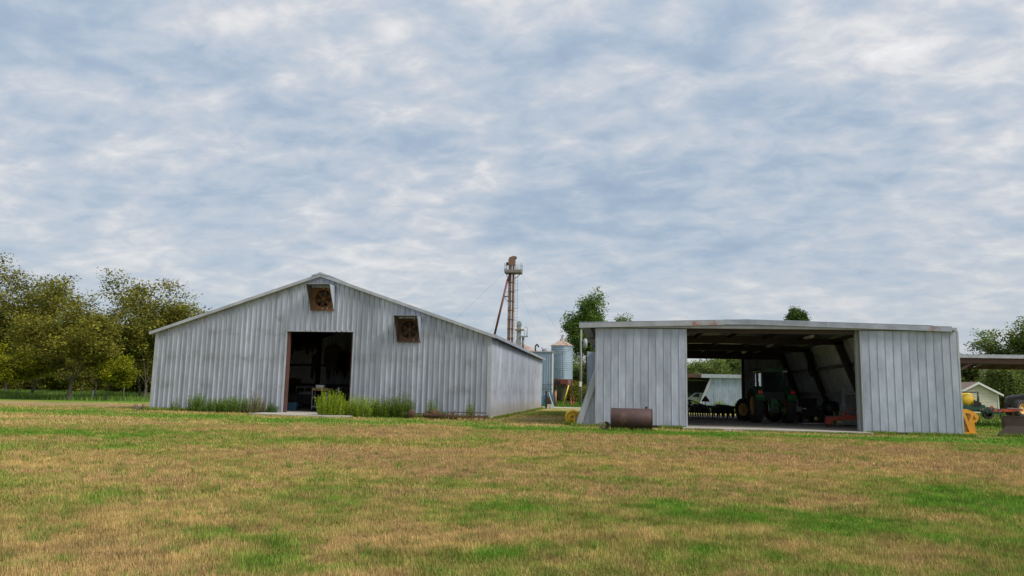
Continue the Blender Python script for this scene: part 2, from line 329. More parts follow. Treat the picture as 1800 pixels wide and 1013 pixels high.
# gravel lane, apron and slab
tag(MB().prism([(-30, 70.5), (-6.4, 72.2), (8, 75), (8, 79), (-6.4, 76.2), (-30, 74.5)], -.02, .03, 'XY').build('gravel_lane', CONC), kind='structure')
tag(MB().prism([(-19.6, 38.3), (-17.5, 37.6), (-15.0, 37.5), (-13.9, 38.0), (-13.9, 41.35), (-19.6, 41.35)], -.05, .045, 'XY').build('concrete_apron', CONC), kind='structure')

# ------------------------------------------------------------------ grass
def in_rects(x, y):
    r = (x > -27.2) & (x < -6.8) & (y > 40.95) & (y < 70)
    r |= (x > -1.9) & (x < 13.9) & (y > 35.55) & (y < 58); r |= (x > 2.9) & (x < 11.1) & (y > 34.75) & (y < 58); r |= (x > 10.8) & (x < 15.1) & (y > 35.4) & (y < 36)
    r |= (x > -19.4) & (x < -14.1) & (y > 38.0) & (y < 41.2)
    r |= (x > -26) & (x < 8) & (y > 70) & (y < 79.5)
    return r
def blades(n, y0, y1, wid, hgt, lean=1.5, fan=(0, 39)):
    """grass blades over the strip of lawn between two distances from the camera"""
    r = np.sqrt(RNG.uniform(y0 ** 2, y1 ** 2, n)); a = R(8.08) + RNG.uniform(R(fan[0]), R(fan[1]), n) * RNG.choice((-1, 1), n)
    x, y = -np.sin(a) * r, np.cos(a) * r
    den = .55 + .9 * (fbm(x, y, 2.6, 81, 3) - .3); keep = (RNG.random(n) < np.clip(den + .25, .15, 1)) & ~in_rects(x, y) & (RNG.random(n) > soil(x, y) * 1.15)
    x, y = x[keep], y[keep]; n = len(x); g, d = lawn(x, y)
    h = hgt * RNG.uniform(.5, 1.35, n) * (.35 + 1.25 * fbm(x, y, 2.4, 91)) ; w = wid * RNG.uniform(.7, 1.3, n)
    yaw = RNG.uniform(0, 2 * np.pi, n); tl = np.abs(RNG.normal(0, .55, n)) * lean + .12; tl = np.minimum(tl, 1.35)
    dx, dy = np.cos(yaw), np.sin(yaw)
    top = np.stack([x + dx * np.sin(tl) * h, y + dy * np.sin(tl) * h, gz(x, y) + np.cos(tl) * h], 1)
    s = np.stack([-dy * w / 2, dx * w / 2, np.zeros(n)], 1); base = np.stack([x, y, gz(x, y) - .006], 1)
    c = lawn_colour(x, y, .16) * RNG.uniform(.72, 1.28, (n, 1)) * (.55 + .9 * fbm(x, y, 4.0, 95, 3))[:, None]
    return np.stack([base - s, base + s, top], 1).reshape(-1, 3), np.repeat(c, 3, 0)
def tufts(n, y0, y1, m, hgt, wid):
    """coarser tufts standing out of the mown lawn"""
    r = np.sqrt(RNG.uniform(y0 ** 2, y1 ** 2, n)); a = R(8.08) + RNG.uniform(R(-38), R(38), n); x, y = -np.sin(a) * r, np.cos(a) * r
    k = ~in_rects(x, y) & (fbm(x, y, .5, 111) > .46); x, y = x[k], y[k]; n = len(x); sz = RNG.uniform(.5, 1.4, n); tint = RNG.random((n, 1))
    base_c = np.array((.11, .22, .035)) * tint + np.array((.42, .32, .12)) * (1 - tint); base_c = np.where(tint > .35, np.array((.12, .235, .035)) * (.7 + .6 * tint), base_c)
    X_, Y_, S_, C_ = (np.repeat(v, m, 0) for v in (x, y, sz, base_c)); N_ = len(X_); yaw = RNG.uniform(0, 6.28, N_); q = np.sqrt(RNG.random(N_)) * .09 * S_
    X_, Y_ = X_ + np.cos(yaw) * q, Y_ + np.sin(yaw) * q; tl = np.clip(np.abs(RNG.normal(.35, .35, N_)), 0, 1.3); h = hgt * S_ * RNG.uniform(.5, 1.2, N_); dx, dy = np.cos(yaw), np.sin(yaw)
    top = np.stack([X_ + dx * np.sin(tl) * h, Y_ + dy * np.sin(tl) * h, gz(X_, Y_) + np.cos(tl) * h], 1); s_ = np.stack([-dy * wid / 2, dx * wid / 2, 0 * X_], 1); b_ = np.stack([X_, Y_, gz(X_, Y_) - .006], 1)
    return np.stack([b_ - s_, b_ + s_, top], 1).reshape(-1, 3), np.repeat(C_ * RNG.uniform(.65, 1.3, (N_, 1)), 3, 0)
parts = [tufts(1300, 5.8, 14, 34, .085, .009), tufts(2400, 14, 30, 16, .095, .018), blades(600000, 5.6, 11, .0085, .055), blades(480000, 11, 19, .013, .062), blades(420000, 19, 32, .022, .08), blades(240000, 32, 62, .038, .09), blades(150000, 5, 16, .016, .075, fan=(39, 64)), blades(90000, 16, 36, .03, .085, fan=(39, 60)), blades(70000, 2.5, 5.6, .010, .07, fan=(0, 64))]
# the mown edge is left longer beside the walls and under the orchard
V = np.concatenate([p[0] for p in parts]); Cc = np.concatenate([p[1] for p in parts])
gme = np_mesh('grass', V, np.arange(len(V)).reshape(-1, 3), GRASSM, Cc)
grass = bpy.data.objects.new('grass', gme); COL.objects.link(grass); tag(grass, 'short patchy lawn grass, part green and part dry brown', 'grass', kind='stuff')
def long_grass(name, n, xs, ys, hgt, wid, col, label):
    x, y = RNG.uniform(*xs, n), RNG.uniform(*ys, n); k = ~in_rects(x, y) & (fbm(x, y, .35, 101) > .36); x, y = x[k], y[k]; n = len(x)
    h = hgt * RNG.uniform(.5, 1.3, n); yaw = RNG.uniform(0, 6.28, n); tl = np.abs(RNG.normal(0, .3, n)); dx, dy = np.cos(yaw), np.sin(yaw)
    top = np.stack([x + dx * np.sin(tl) * h, y + dy * np.sin(tl) * h, np.cos(tl) * h], 1); s = np.stack([-dy * wid / 2, dx * wid / 2, 0 * x], 1); base = np.stack([x, y, 0 * x - .04], 1)
    c = np.array(col) * RNG.uniform(.6, 1.4, (n, 1)) * np.array([1, 1, 1]) + RNG.normal(0, .012, (n, 3)); c = np.clip(c, .005, 1)
    me = np_mesh(name, np.stack([base - s, base + s, top], 1).reshape(-1, 3), np.arange(3 * n).reshape(-1, 3), GRASSM, np.repeat(c, 3, 0))
    o = bpy.data.objects.new(name, me); COL.objects.link(o); tag(o, label, 'grass', kind='stuff')
long_grass('orchard_grass', 70000, (-110, -34), (57, 110), .38, .06, (.15, .235, .05), 'long green grass growing under the orchard trees')
long_grass('meadow_grass', 50000, (14.5, 70), (44, 120), .22, .06, (.11, .17, .035), 'rough green grass beside the open shed and canopy')
long_grass('rear_grass', 26000, (-12, 16), (79, 125), .25, .06, (.10, .17, .03), 'green grass behind the lane and the open shed')

def edge_strip(x0, x1, y0, y1, n, h=.2): return RNG.uniform(x0, x1, n), RNG.uniform(y0, y1, n), np.full(n, h)
ex_, ey_, eh_ = (np.concatenate(v) for v in zip(edge_strip(-27.3, -19.5, 40.45, 40.98, 5200), edge_strip(-14.2, -6.9, 40.45, 40.98, 5000), edge_strip(-6.85, -6.5, 41, 69, 5000, .16), edge_strip(-2.1, 3.0, 34.9, 35.45, 3600, .16), edge_strip(10.9, 15.3, 34.9, 35.45, 3200, .15),
    edge_strip(-.3, 1.5, 31.2, 31.5, 900, .15), edge_strip(16.7, 19.2, 35.8, 36.2, 1100, .17), edge_strip(3.0, 10.9, 34.5, 34.8, 3000, .08), edge_strip(-2.5, -1.8, 35.9, 36.7, 500, .2)))
k_ = fbm(ex_, ey_, 1.1, 121) > .36; ex_, ey_, eh_ = ex_[k_], ey_[k_], eh_[k_]; n_e = len(ex_); yw_ = RNG.uniform(0, 6.28, n_e); tl_ = np.abs(RNG.normal(0, .4, n_e)); eh_ = eh_ * RNG.uniform(.4, 1.4, n_e)
ed = np.stack([np.cos(yw_), np.sin(yw_)], 1); e_top = np.stack([ex_ + ed[:, 0] * np.sin(tl_) * eh_, ey_ + ed[:, 1] * np.sin(tl_) * eh_, gz(ex_, ey_) + np.cos(tl_) * eh_], 1); e_s = np.stack([-ed[:, 1] * .014, ed[:, 0] * .014, 0 * ex_], 1); e_b = np.stack([ex_, ey_, gz(ex_, ey_) - .01], 1)
e_c = np.clip(np.array((.12, .215, .035)) * RNG.uniform(.6, 1.4, (n_e, 1)) + RNG.random((n_e, 1)) ** 3 * np.array((.28, .14, .05)), .01, 1)
o_ = bpy.data.objects.new('edge_grass', np_mesh('edge_grass', np.stack([e_b - e_s, e_b + e_s, e_top], 1).reshape(-1, 3), np.arange(3 * n_e).reshape(-1, 3), GRASSM, np.repeat(e_c, 3, 0))); COL.objects.link(o_); tag(o_, 'longer unmown grass along the foot of the walls', 'grass', kind='stuff')

# ------------------------------------------------------------------ corrugated sheets
def sheet_profile(width, pitch, rib=.03, base=.075, top=.03, first=None):
    """list of (along, proud) break points of a ribbed sheet"""
    pts = [(0, 0)]; k = first if first is not None else pitch / 2
    while k < width - base / 2:
        pts += [(k - base / 2, 0), (k - top / 2, rib), (k + top / 2, rib), (k + base / 2, 0)]; k += pitch
    pts.append((width, 0)); return pts
def sheet(prof, a0, zlo, zhi, holes=(), frame=None):
    """ribbed sheet as one mesh; frame(a, proud, z) -> point; zlo/zhi functions of a; holes are (a0,a1,z0,z1)"""
    A = [(a0 + p[0], p[1]) for p in prof]; xs = sorted(set([p[0] for p in A] + [e for h in holes for e in h[:2] if A[0][0] < e < A[-1][0]]))
    def pr(x):
        for (u, pu), (v, pv) in zip(A, A[1:]):
            if u - 1e-9 <= x <= v + 1e-9: return pu + (pv - pu) * (x - u) / max(v - u, 1e-9)
    vs, fs = [], []
    for u, v in zip(xs, xs[1:]):
        mid = (u + v) / 2; spans = [(zlo(u), zhi(u), zlo(v), zhi(v))]
        for h in holes:
            if h[0] < mid < h[1]:
                ns = []
                for a, bb, c, d in spans:
                    if h[2] > a + .01: ns.append((a, min(h[2], bb), c, min(h[2], d)))
                    if h[3] < max(bb, d) - .01: ns.append((h[3], max(bb, h[3]), h[3], max(d, h[3])))
                spans = ns
        for a, bb, c, d in spans:
            k = len(vs); vs += [frame(u, pr(u), a), frame(v, pr(v), c), frame(v, pr(v), d), frame(u, pr(u), bb)]; fs.append((k, k + 1, k + 2, k + 3))
    return vs, fs

# ------------------------------------------------------------------ the gabled barn
GALV_MUD = GALV.copy(); GALV_MUD.name = 'galvanised_sheet_mud_splashed'          # soil splashed up by rain on the foot of the long side
_n, _l = GALV_MUD.node_tree.nodes, GALV_MUD.node_tree.links; _b = _n['Principled BSDF']; _src = _b.inputs['Base Color'].links[0].from_socket
_t = _n.new('ShaderNodeTexCoord'); _sx = _n.new('ShaderNodeSeparateXYZ'); _l.new(_t.outputs['Object'], _sx.inputs[0])
_no = _n.new('ShaderNodeTexNoise'); _no.inputs['Scale'].default_value = 1.6; _no.inputs['Detail'].default_value = 7; _l.new(_t.outputs['Object'], _no.inputs['Vector'])
_h = _n.new('ShaderNodeMath'); _h.operation = 'MULTIPLY_ADD'; _h.inputs[1].default_value = 1.6; _l.new(_no.outputs['Fac'], _h.inputs[0]); _m1 = _n.new('ShaderNodeMath'); _m1.operation = 'MULTIPLY'; _m1.inputs[1].default_value = -1.0; _l.new(_sx.outputs[2], _m1.inputs[0]); _l.new(_m1.outputs[0], _h.inputs[2])
_mr = _n.new('ShaderNodeMapRange'); _mr.inputs['From Min'].default_value = -.25; _mr.inputs['From Max'].default_value = .9; _mr.inputs['To Max'].default_value = .75; _l.new(_h.outputs[0], _mr.inputs['Value'])
_mx = _n.new('ShaderNodeMix'); _mx.data_type = 'RGBA'; _mx.inputs['B'].default_value = (.34, .28, .19, 1); _l.new(_src, _mx.inputs['A']); _l.new(_mr.outputs[0], _mx.inputs['Factor']); _l.new(_mx.outputs['Result'], _b.inputs['Base Color'])
BX0, BX1, BY0, BY1, BH, BR = -27.10, -6.93, 41.03, 69.7, 4.57, 7.94
BXC = (BX0 + BX1) / 2; SL = (BR - BH) / (BX1 - BXC)
DX0, DX1, DZ = -18.93, -14.93, 4.67
barn = empty('metal_barn', (BXC, BY0, 0), 0, 'grey ribbed metal gable barn with two wall fans and tall open doorway', 'barn')
BO = (BXC, BY0, 0)
def roofz(x): return BR - SL * abs(x - BXC)
FANS = [(-17.56, -16.16, 5.98, 7.22), (-12.32, -10.98, 4.22, 5.46)]
holes = [(DX0, DX1, -1, DZ)] + [(f[0] + .08, f[1] - .08, f[2] + .08, f[3] - .08) for f in FANS]
NS = 22; sw = (BX1 - BX0) / NS
for i in range(NS):
    a0 = BX0 + i * sw; pf = sheet_profile(sw, sw / 3, .05, .10, .045)
    if a0 < BXC < a0 + sw: pf = sorted(set(pf + [(BXC - a0, 0)]))
    vs, fs = sheet(pf, a0, lambda x: .03, lambda x: roofz(x) - .05, holes, lambda a, p, z: (a, BY0 - p - (.012 if i % 2 else 0), z))
    if fs: MB(BO).add(vs, fs).build('wall_sheet', GALV, barn)
NSS = 30; sw2 = (BY1 - BY0) / NSS
for xw, sg in ((BX1, 1), (BX0, -1)):
    for i in range(NSS):
        if sg < 0 and i > 0: break
        w_ = sw2 if sg > 0 else BY1 - BY0
        vs, fs = sheet(sheet_profile(w_, sw2 / 3, .045, .10, .045), BY0 + i * sw2, lambda x: .12, lambda x: BH - .02, (), lambda a, p, z: (xw + sg * (p + (.004 if i % 2 else 0)), a, z))
        MB(BO).add(vs, fs).build('wall_sheet', GALV_MUD, barn)
vs, fs = sheet(sheet_profile(BX1 - BX0, .6), BX0, lambda x: .0, lambda x: roofz(x) - .05, (), lambda a, p, z: (a, BY1 + p, z))
MB(BO).add(vs, fs).build('rear_wall', GALV, barn)
# roof planes
for sg in (-1, 1):
    ex = BXC + sg * (BX1 - BXC + .28)
    pf = sheet_profile(BY1 - BY0 + .5, .33, .035)
    A = [(BY0 - .25 + p[0], p[1]) for p in pf]; vs, fs = [], []
    for y, p in A: vs += [(BXC, y, BR + .05 + p), (ex, y, BR + .05 - SL * abs(ex - BXC) + p)]
    fs = [(2 * k, 2 * k + 1, 2 * k + 3, 2 * k + 2) for k in range(len(A) - 1)]
    MB(BO).add(vs, fs).build('roof', GALV_OLD, barn)
    # rake trim on the front edge, in lengths
    nseg = 4
    for k in range(nseg):
        xa = BXC + (ex - BXC) * k / nseg; xb = BXC + (ex - BXC) * (k + 1) / nseg; za, zb = BR - SL * abs(xa - BXC), BR - SL * abs(xb - BXC)
        q = [(xa, za - .085), (xb, zb - .085), (xb, zb + .09), (xa, za + .09)]
        o_ = .004 * (k % 2)
        MB(BO).prism(q if sg > 0 else q[::-1], BY0 - .29 - o_, BY0 - .05, 'XZ').build('rake_trim', TRIM, barn)
    # eave trim along the side
    MB(BO).box(*sorted((ex - sg * .02, ex + sg * .05)), BY0 - .29, BY1 + .25, BH - .16, BH + .02).build('eave_trim', GALV_OLD, barn)
    MB(BO).box(*sorted((ex - sg * .33, ex - sg * .02)), BY0 - .04, BY1 + .05, BH - .10, BH - .03).build('soffit', DARKSTEEL, barn)
MB(BO).prism([(BXC - .55, BR - .02), (BXC, BR + .17), (BXC + .55, BR - .02), (BXC + .5, BR - .06), (BXC, BR + .06), (BXC - .5, BR - .06)], BY0 - .32, BY1 + .26, 'XZ').build('ridge_cap', TRIM, barn)
# corners
for x, s in ((BX1, 1), (BX0, -1)):
    MB(BO).box(*sorted((x - s * .14, x + s * .05)), BY0 - .055, BY0 + .0, .02, BH - .02).box(*sorted((x + s * .02, x + s * .055)), BY0, BY0 + .16, .02, BH - .02).build('corner_trim', TRIM, barn)
MB(BO).box(BX1 - .03, BX1 + .045, BY1 - .12, BY1 + .06, .02, BH - .05).build('corner_trim', DARKSTEEL, barn)
MB(BO).box(BX1 + .01, BX1 + .05, BY0 + .05, BY1, -.1, .12).build('footing', CONC, barn)
MB(BO).box(BX0, DX0 - .02, BY0 - .01, BY0 + .06, -.1, .035).box(DX1 + .02, BX1, BY0 - .01, BY0 + .06, -.1, .035).build('footing', CONC, barn)
MB(BO).box(BX0, BX1, BY0 + .3, BY1 - .05, -.1, .05).build('floor_slab', CONC, barn)
# doorway
MB(BO).box(DX0 - .07, DX1 + .07, BY0 - .05, BY0 + .05, DZ, DZ + .07).build('door_header', TRIM, barn)
MB(BO).box(DX0 - .06, DX0, BY0 - .045, BY0 + .05, 0.0, DZ).build('door_trim', TRIM, barn)
MB(BO).box(DX1, DX1 + .06, BY0 - .045, BY0 + .05, 0.0, DZ).build('door_trim', TRIM, barn)
MB(BO).box(DX0 + .002, DX0 + .16, BY0 + .055, BY0 + .24, 0.05, DZ + .1).build('door_jamb', PRIMER, barn)
MB(BO).box(DX1 - .10, DX1 - .002, BY0 + .055, BY0 + .24, 0.05, DZ + .1).build('door_jamb', PRIMER, barn)
# frames inside
for fy in (48.2, 55.4, 62.6):
    for s, x in ((1, BX1), (-1, BX0)):
        MB(BO).prism([(x - s * .08, .05), (x - s * .35, .05), (x - s * .75, BH - .5), (x - s * .08, BH - .12)][::s], fy - .1, fy + .1, 'XZ').build('frame_column', DARKSTEEL, barn)
        MB(BO).prism([(x - s * .08, BH - .14), (x - s * .75, BH - .62), (BXC, BR - .62), (BXC, BR - .2)][::s], fy - .1, fy + .1, 'XZ').build('rafter', DARKSTEEL, barn)
    if fy > 50: MB(BO).box(-23.0, -22.72, fy - .14, fy + .14, .05, BR - .75).build('post', DARKSTEEL, barn)
for k in range(6):
    for s in (-1, 1):
        x = BXC + s * (1.0 + 1.65 * k); MB(BO).box(x - .04, x + .04, BY0 + .06, BY1 - .1, roofz(x) - .23, roofz(x) - .06).build('purlin', DARKSTEEL, barn)
# partition across the barn, with girts and torn insulation
PY = 55.6
for i in range(14):
    a0 = -26.5 + i * 1.4
    vs, fs = sheet(sheet_profile(1.4, .2, .03, .09, .05), a0, lambda x: .05, lambda x: roofz(x) - .3, (), lambda a, p, z: (a, PY - p, z))
    MB(BO).add(vs, fs).build('partition_sheet', WHITE if i < 3 else GALV, barn)
for z in (1.6, 3.1): MB(BO).box(-26.5, -7.2, PY - .16, PY - .05, z, z + .16).build('girt', DARKSTEEL, barn)
rr = random.Random(3)
def torn(x0, x1, z0, z1, seed):
    r = random.Random(seed); n = 12; lo = [(x0 + (x1 - x0) * k / n, z0 + r.uniform(0, .45) * (z1 - z0)) for k in range(n + 1)]; hi = [(x1 - (x1 - x0) * k / n, z1 - r.uniform(0, .2) * (z1 - z0)) for k in range(n + 1)]
    MB(BO).prism(lo + hi, PY - .27, PY - .20, 'XZ').build('insulation', INSUL, barn)
torn(-26.3, -24.6, 3.9, 5.5, 1); torn(-22.4, -20.5, 2.0, 4.9, 2); torn(-24.6, -22.9, 4.0, 5.6, 3); torn(-23.4, -22.9, 2.0, 4.2, 4); torn(-26.0, -24.2, 1.5, 2.2, 5); torn(-21.3, -19.4, 2.2, 4.4, 6)
# wall fans
HOOD_SHADE = pm('stained_hood_lining', (.21, .19, .16), (.12, .105, .09), 2.0, (1, 1, .6), .7, .1)  # weathered tan, darkened to paint in the shade under the hood
for i, (x0, x1, z0, z1) in enumerate(FANS):
    xc, zc_, r_ = (x0 + x1) / 2, (z0 + z1) / 2, min(x1 - x0, z1 - z0) / 2 * .80
    FR = RUST if i else pm('fan_rust_orange', (.24, .10, .036), (.09, .045, .025), 1.6, (1, 1, 1), .8, 0, .2, .05)
    m = MB(BO); n = 40                                             # square plate with a round opening
    sq = []
    for k in range(n):
        t = 2 * math.pi * k / n; c, s = math.cos(t), math.sin(t); q = 1 / max(abs(c), abs(s)); sq.append((xc + c * q * (x1 - x0) / 2, zc_ + s * q * (z1 - z0) / 2))
    ci = [(xc + r_ * math.cos(2 * math.pi * k / n), zc_ + r_ * math.sin(2 * math.pi * k / n)) for k in range(n)]
    vs = [(a, BY0 - .06, c) for a, c in sq] + [(a, BY0 - .06, c) for a, c in ci] + [(a, BY0 + .30, c) for a, c in ci] + [(a, BY0 + .02, c) for a, c in sq]
    fs = []
    for k in range(n):
        j = (k + 1) % n; fs += [(k, j, n + j, n + k), (n + k, n + j, 2 * n + j, 2 * n + k), (3 * n + k, 3 * n + j, j, k)]
    fan = m.add(vs, fs).build('fan_housing', FR, barn)
    hub = Vector((xc, BY0 + .12, zc_))
    MB(BO).tube(hub + Vector((0, -.07, 0)), hub + Vector((0, .12, 0)), .10, .10, 12).build('hub', FR, fan)
    for k in range(6):
        t = 2 * math.pi * k / 6 + .35 + i * .3; d = Vector((math.cos(t), 0, math.sin(t))); e = Vector((-math.sin(t), 0, math.cos(t)))
        p0, p1 = hub + d * .08, hub + d * (r_ - .03); tw = Vector((0, .09, 0))
        q = [p0 - e * .05 - tw * .5, p0 + e * .05 + tw * .5, p1 + e * .11 + tw, p1 - e * .11 - tw]
        MB(BO).add(q + [v + Vector((0, .012, 0)) for v in q], [(0, 1, 2, 3), (7, 6, 5, 4), (0, 4, 5, 1), (1, 5, 6, 2), (2, 6, 7, 3), (3, 7, 4, 0)]).build('blade', FR, fan)
    MB(BO).box(xc - .02, xc + .02, BY0 + .20, BY0 + .24, zc_ - r_, zc_ + r_).box(xc - r_, xc + r_, BY0 + .20, BY0 + .24, zc_ - .02, zc_ + .02).build('motor_bracket', DARKSTEEL, fan)
    MB(BO).tube(hub + Vector((0, .14, -.05)), hub + Vector((0, .34, -.05)), .13, .13, 10).build('motor', DARKSTEEL, fan)
    # weather hood: sloping out from the bottom to the top edge, sides open downwards
    D = .92; fl = .0
    for s, xx in ((-1, x0), (1, x1)):
        vs = [(xx, BY0 - .05, z0 - .04), (xx, BY0 - .05, z1 + .08), (xx + s * fl, BY0 - D, z1 + .10), (xx, BY0 - .11, z0 - .04)]
        v2 = [(a + s * .015, b_, c) for a, b_, c in vs]
        MB(BO).add(vs + v2, [(0, 1, 2, 3), (7, 6, 5, 4), (0, 4, 5, 1), (1, 5, 6, 2), (2, 6, 7, 3), (3, 7, 4, 0)]).build('hood_side', GALV_DOOR, fan)
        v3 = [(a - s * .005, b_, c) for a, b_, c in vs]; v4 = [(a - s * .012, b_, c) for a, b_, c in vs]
        MB(BO).add(v3 + v4, [(0, 1, 2, 3), (7, 6, 5, 4), (0, 4, 5, 1), (1, 5, 6, 2), (2, 6, 7, 3), (3, 7, 4, 0)]).build('hood_shade_skin', HOOD_SHADE, fan)  # added inner skin carrying the painted shade of the hood interior
    vs = [(x0 - .02, BY0 - .05, z1 + .085), (x1 + .02, BY0 - .05, z1 + .085), (x1 + fl + .02, BY0 - D, z1 + .105), (x0 - fl - .02, BY0 - D, z1 + .105)]
    v2 = [(a, b_, c + .015) for a, b_, c in vs]
    MB(BO).add(vs + v2, [(0, 1, 2, 3), (7, 6, 5, 4), (0, 4, 5, 1), (1, 5, 6, 2), (2, 6, 7, 3), (3, 7, 4, 0)]).build('hood_top', GALV_DOOR, fan)
    MB(BO).box(x0 - .02, x1 + .02, BY0 - .13, BY0 - .05, z0 - .09, z0 - .02).build('hood_sill', FR, fan)

# ------------------------------------------------------------------ things inside and in front of the barn
def simple(name, mb, mat, label, cat, group=None): return tag(mb.build(name, mat), label, cat, group)
c = cart = empty('tool_cart', (-17.95, 44.2, .05), .12, 'yellow topped shop cart with shelves in the barn doorway', 'cart')
CARTY = pm('dull_ochre_paint', (.40, .27, .07), (.28, .18, .05), 3)
MB().box(-.45, .45, -.3, .3, 1.0, 1.12).build('top', CARTY, c)
for z in (.2, .62): MB().box(-.42, .42, -.27, .27, z, z + .05).build('shelf', CARTY if z > .5 else GREYP, c)
for x in (-.42, .42):
    for y in (-.27, .27): MB().box(x - .02, x + .02, y - .02, y + .02, .06, 1.0).build('leg', GREYP, c)
for x in (-.4, .4):
    for y in (-.25, .25): MB().tube((x - .02, y, .06), (x + .02, y, .06), .06, .06, 10).build('castor', BLACK, c)
MB().path([(.45, -.28, 1.06), (.6, -.28, 1.12), (.6, .28, 1.12), (.45, .28, 1.06)], .015).build('handle', GREYP, c)
cart.scale = (1.1, 1.1, 1.25)
b_ = empty('white_box', (-18.02, 44.2, 1.45), .1, 'white lidded box lying on the yellow topped cart', 'box')
MB().box(-.24, .24, -.17, .17, 0, .15).build('body', WHITE, b_); MB().box(-.255, .255, -.185, .185, .151, .19).build('lid', WHITE, b_)
b_ = empty('blue_bin', (-19.8, 44.3, .05), .2, 'blue plastic bin on the floor inside the barn doorway', 'bin')
MB().prism([(-.26, 0), (.26, 0), (.31, .45), (-.31, .45)], -.22, .22, 'XZ').build('body', BLUE, b_); MB().box(-.34, .34, -.25, .25, .451, .49).build('rim', BLUE, b_)
b_ = empty('spray_bottle', (-17.25, 45.2, 1.18), 0, 'pale bottle standing on a dark drum inside the barn', 'bottle')
MB().lathe([(0, .001), (0, .06), (.24, .06), (.30, .025), (.36, .025), (.36, .001)], axis='Z', n=12).build('body', WHITE, b_); MB().lathe([(.361, .001), (.361, .03), (.42, .03), (.42, .001)], axis='Z', n=10).build('cap', BLUE, b_)
b_ = empty('oil_drum', (-17.25, 45.2, .05), 0, 'dark steel drum beside the yellow topped cart', 'drum')
MB().lathe([(0, .001), (0, .3), (.36, .3), (.38, .315), (.40, .3), (.74, .3), (.76, .315), (.78, .3), (1.12, .3), (1.12, .001)], axis='Z', n=24).build('body', DARKSTEEL, b_); MB().tube((.1, 0, 1.1), (.1, 0, 1.13), .04, .04, 8).build('bung', GREYP, b_)
b_ = empty('workbench', (-22.9, 53.9, .05), 0, 'long dark workbench along the inner barn wall', 'bench')
MB().box(-2.8, 2.8, -.4, .4, .9, .98).build('top', WOOD, b_); MB().box(-2.7, 2.7, -.35, .35, .3, .34).build('shelf', WOOD, b_)
for x in (-2.6, 0, 2.6):
    for y in (-.32, .32): MB().box(x - .05, x + .05, y - .05, y + .05, 0, .9).build('leg', WOOD, b_)
rr = random.Random(5)
for k in range(9):
    x = -25.4 + k * .62; h = rr.uniform(.25, .6); w = rr.uniform(.14, .25)
    o = empty('crate', (x, 53.9, 1.03), rr.uniform(-.3, .3), 'small dark crate of parts on the long workbench', 'crate', 'crates on the workbench')
    m_ = rr.choice((GREYP, DARKSTEEL, WOOD, PRIMER)); MB().box(-w, w, -.2, .2, 0, .03).build('base', m_, o)
    for s in (-1, 1): MB().box(-w, w, *sorted((s * .2, s * .17)), .031, h).build('side', m_, o); MB().box(*sorted((s * w, s * (w - .03))), -.168, .168, .031, h).build('end', m_, o)
b_ = empty('engine_block', (-21.3, 49.6, .05), .3, 'dark greasy engine on a low stand inside the barn', 'engine')
MB().box(-.5, .5, -.3, .3, .35, .95).build('block', DARKSTEEL, b_); MB().box(-.4, .4, -.14, .14, .951, 1.15).build('valve_cover', GREYP, b_); MB().tube((.5, 0, .6), (.58, 0, .6), .22, .22, 16).build('pulley', DARKSTEEL, b_)
for x in (-.4, .4): MB().bar((x, -.35, 0), (x, 0, .35), .06).bar((x, .35, 0), (x, 0, .35), .06).build('stand', PRIMER, b_)
b_ = empty('leaning_boards', (-20.05, 43.2, .05), 0, 'rusty brown boards leaning just inside the barn doorway', 'boards')
for k in range(3): MB().bar((k * .14 - .2, -.3 + k * .1, 0), (-.3 + k * .05, .25 + k * .1, 1.55 - .2 * k), .12, .03).build('board', RUST, b_)
# rusted harrow sections by the barn wall
def harrow(x, y, L_, rz, label, tines=7, posts=True):
    h = empty('drag_harrow', (x, y, -.02), rz, label, 'harrow', 'rusty harrow sections by the barn')
    for yy in (-.28, .0, .28): MB().bar((-L_ / 2, yy, .20), (L_ / 2, yy, .20), .05, .06).build('rail', RUST, h)
    for xx in (-L_ / 2, L_ / 2): MB().bar((xx, -.31, .26), (xx, .31, .26), .05, .05).build('end_bar', RUST, h)
    for k in range(tines):
        xx = -L_ / 2 + L_ * (k + .5) / tines
        for yy in (-.28, .0, .28): MB().tube((xx, yy, .3), (xx + .03, yy - .03, 0), .016, .008, 5).build('tine', RUST, h)
    if posts:
        for xx in (-L_ * .35, L_ * .12): MB().bar((xx, -.36, .02), (xx + .12, -.30, .50), .06, .05).build('lever', RUST, h)
        MB().bar((-L_ / 2, -.05, .40), (L_ / 2, .02, .40), .045, .045).build('top_rail', RUST, h)
    return h
harrow(-7.55, 37.95, 2.0, .04, 'rusty drag harrow with two upright levers lying near the barn corner')
harrow(-9.2, 38.4, 1.3, -.1, 'short rusty drag harrow section overgrown by weeds', 5, False)
b_ = empty('scrap_chain_heap', (-10.2, 38.8, -.02), 0, 'low heap of rusty discs and bars in the weeds', 'scrap')
for k in range(7):
    r_ = random.Random(k); x, y = r_.uniform(-.9, .9), r_.uniform(-.25, .25); MB().lathe([(0, .02), (.02, .19), (.05, .22), (.06, .21), (.04, .17), (.02, .02)], (x, y, .24), 'X' if k % 2 else 'Y', 16).build('disc', RUST, b_)
MB().bar((-1.1, .05, .24), (1.1, -.05, .26), .05).build('axle', RUST, b_)
b_ = empty('root_clump', (-27.55, 40.7, 0), 0, 'small dark heap of roots at the far barn corner', 'debris')
for k in range(14):
    r_ = random.Random(50 + k); a = r_.uniform(0, 6.28); MB().tube((math.cos(a) * .1, math.sin(a) * .1, -.03), (math.cos(a) * r_.uniform(.25, .5), math.sin(a) * .3, r_.uniform(.1, .38)), .05, .015, 6).build('root', BARK, b_)

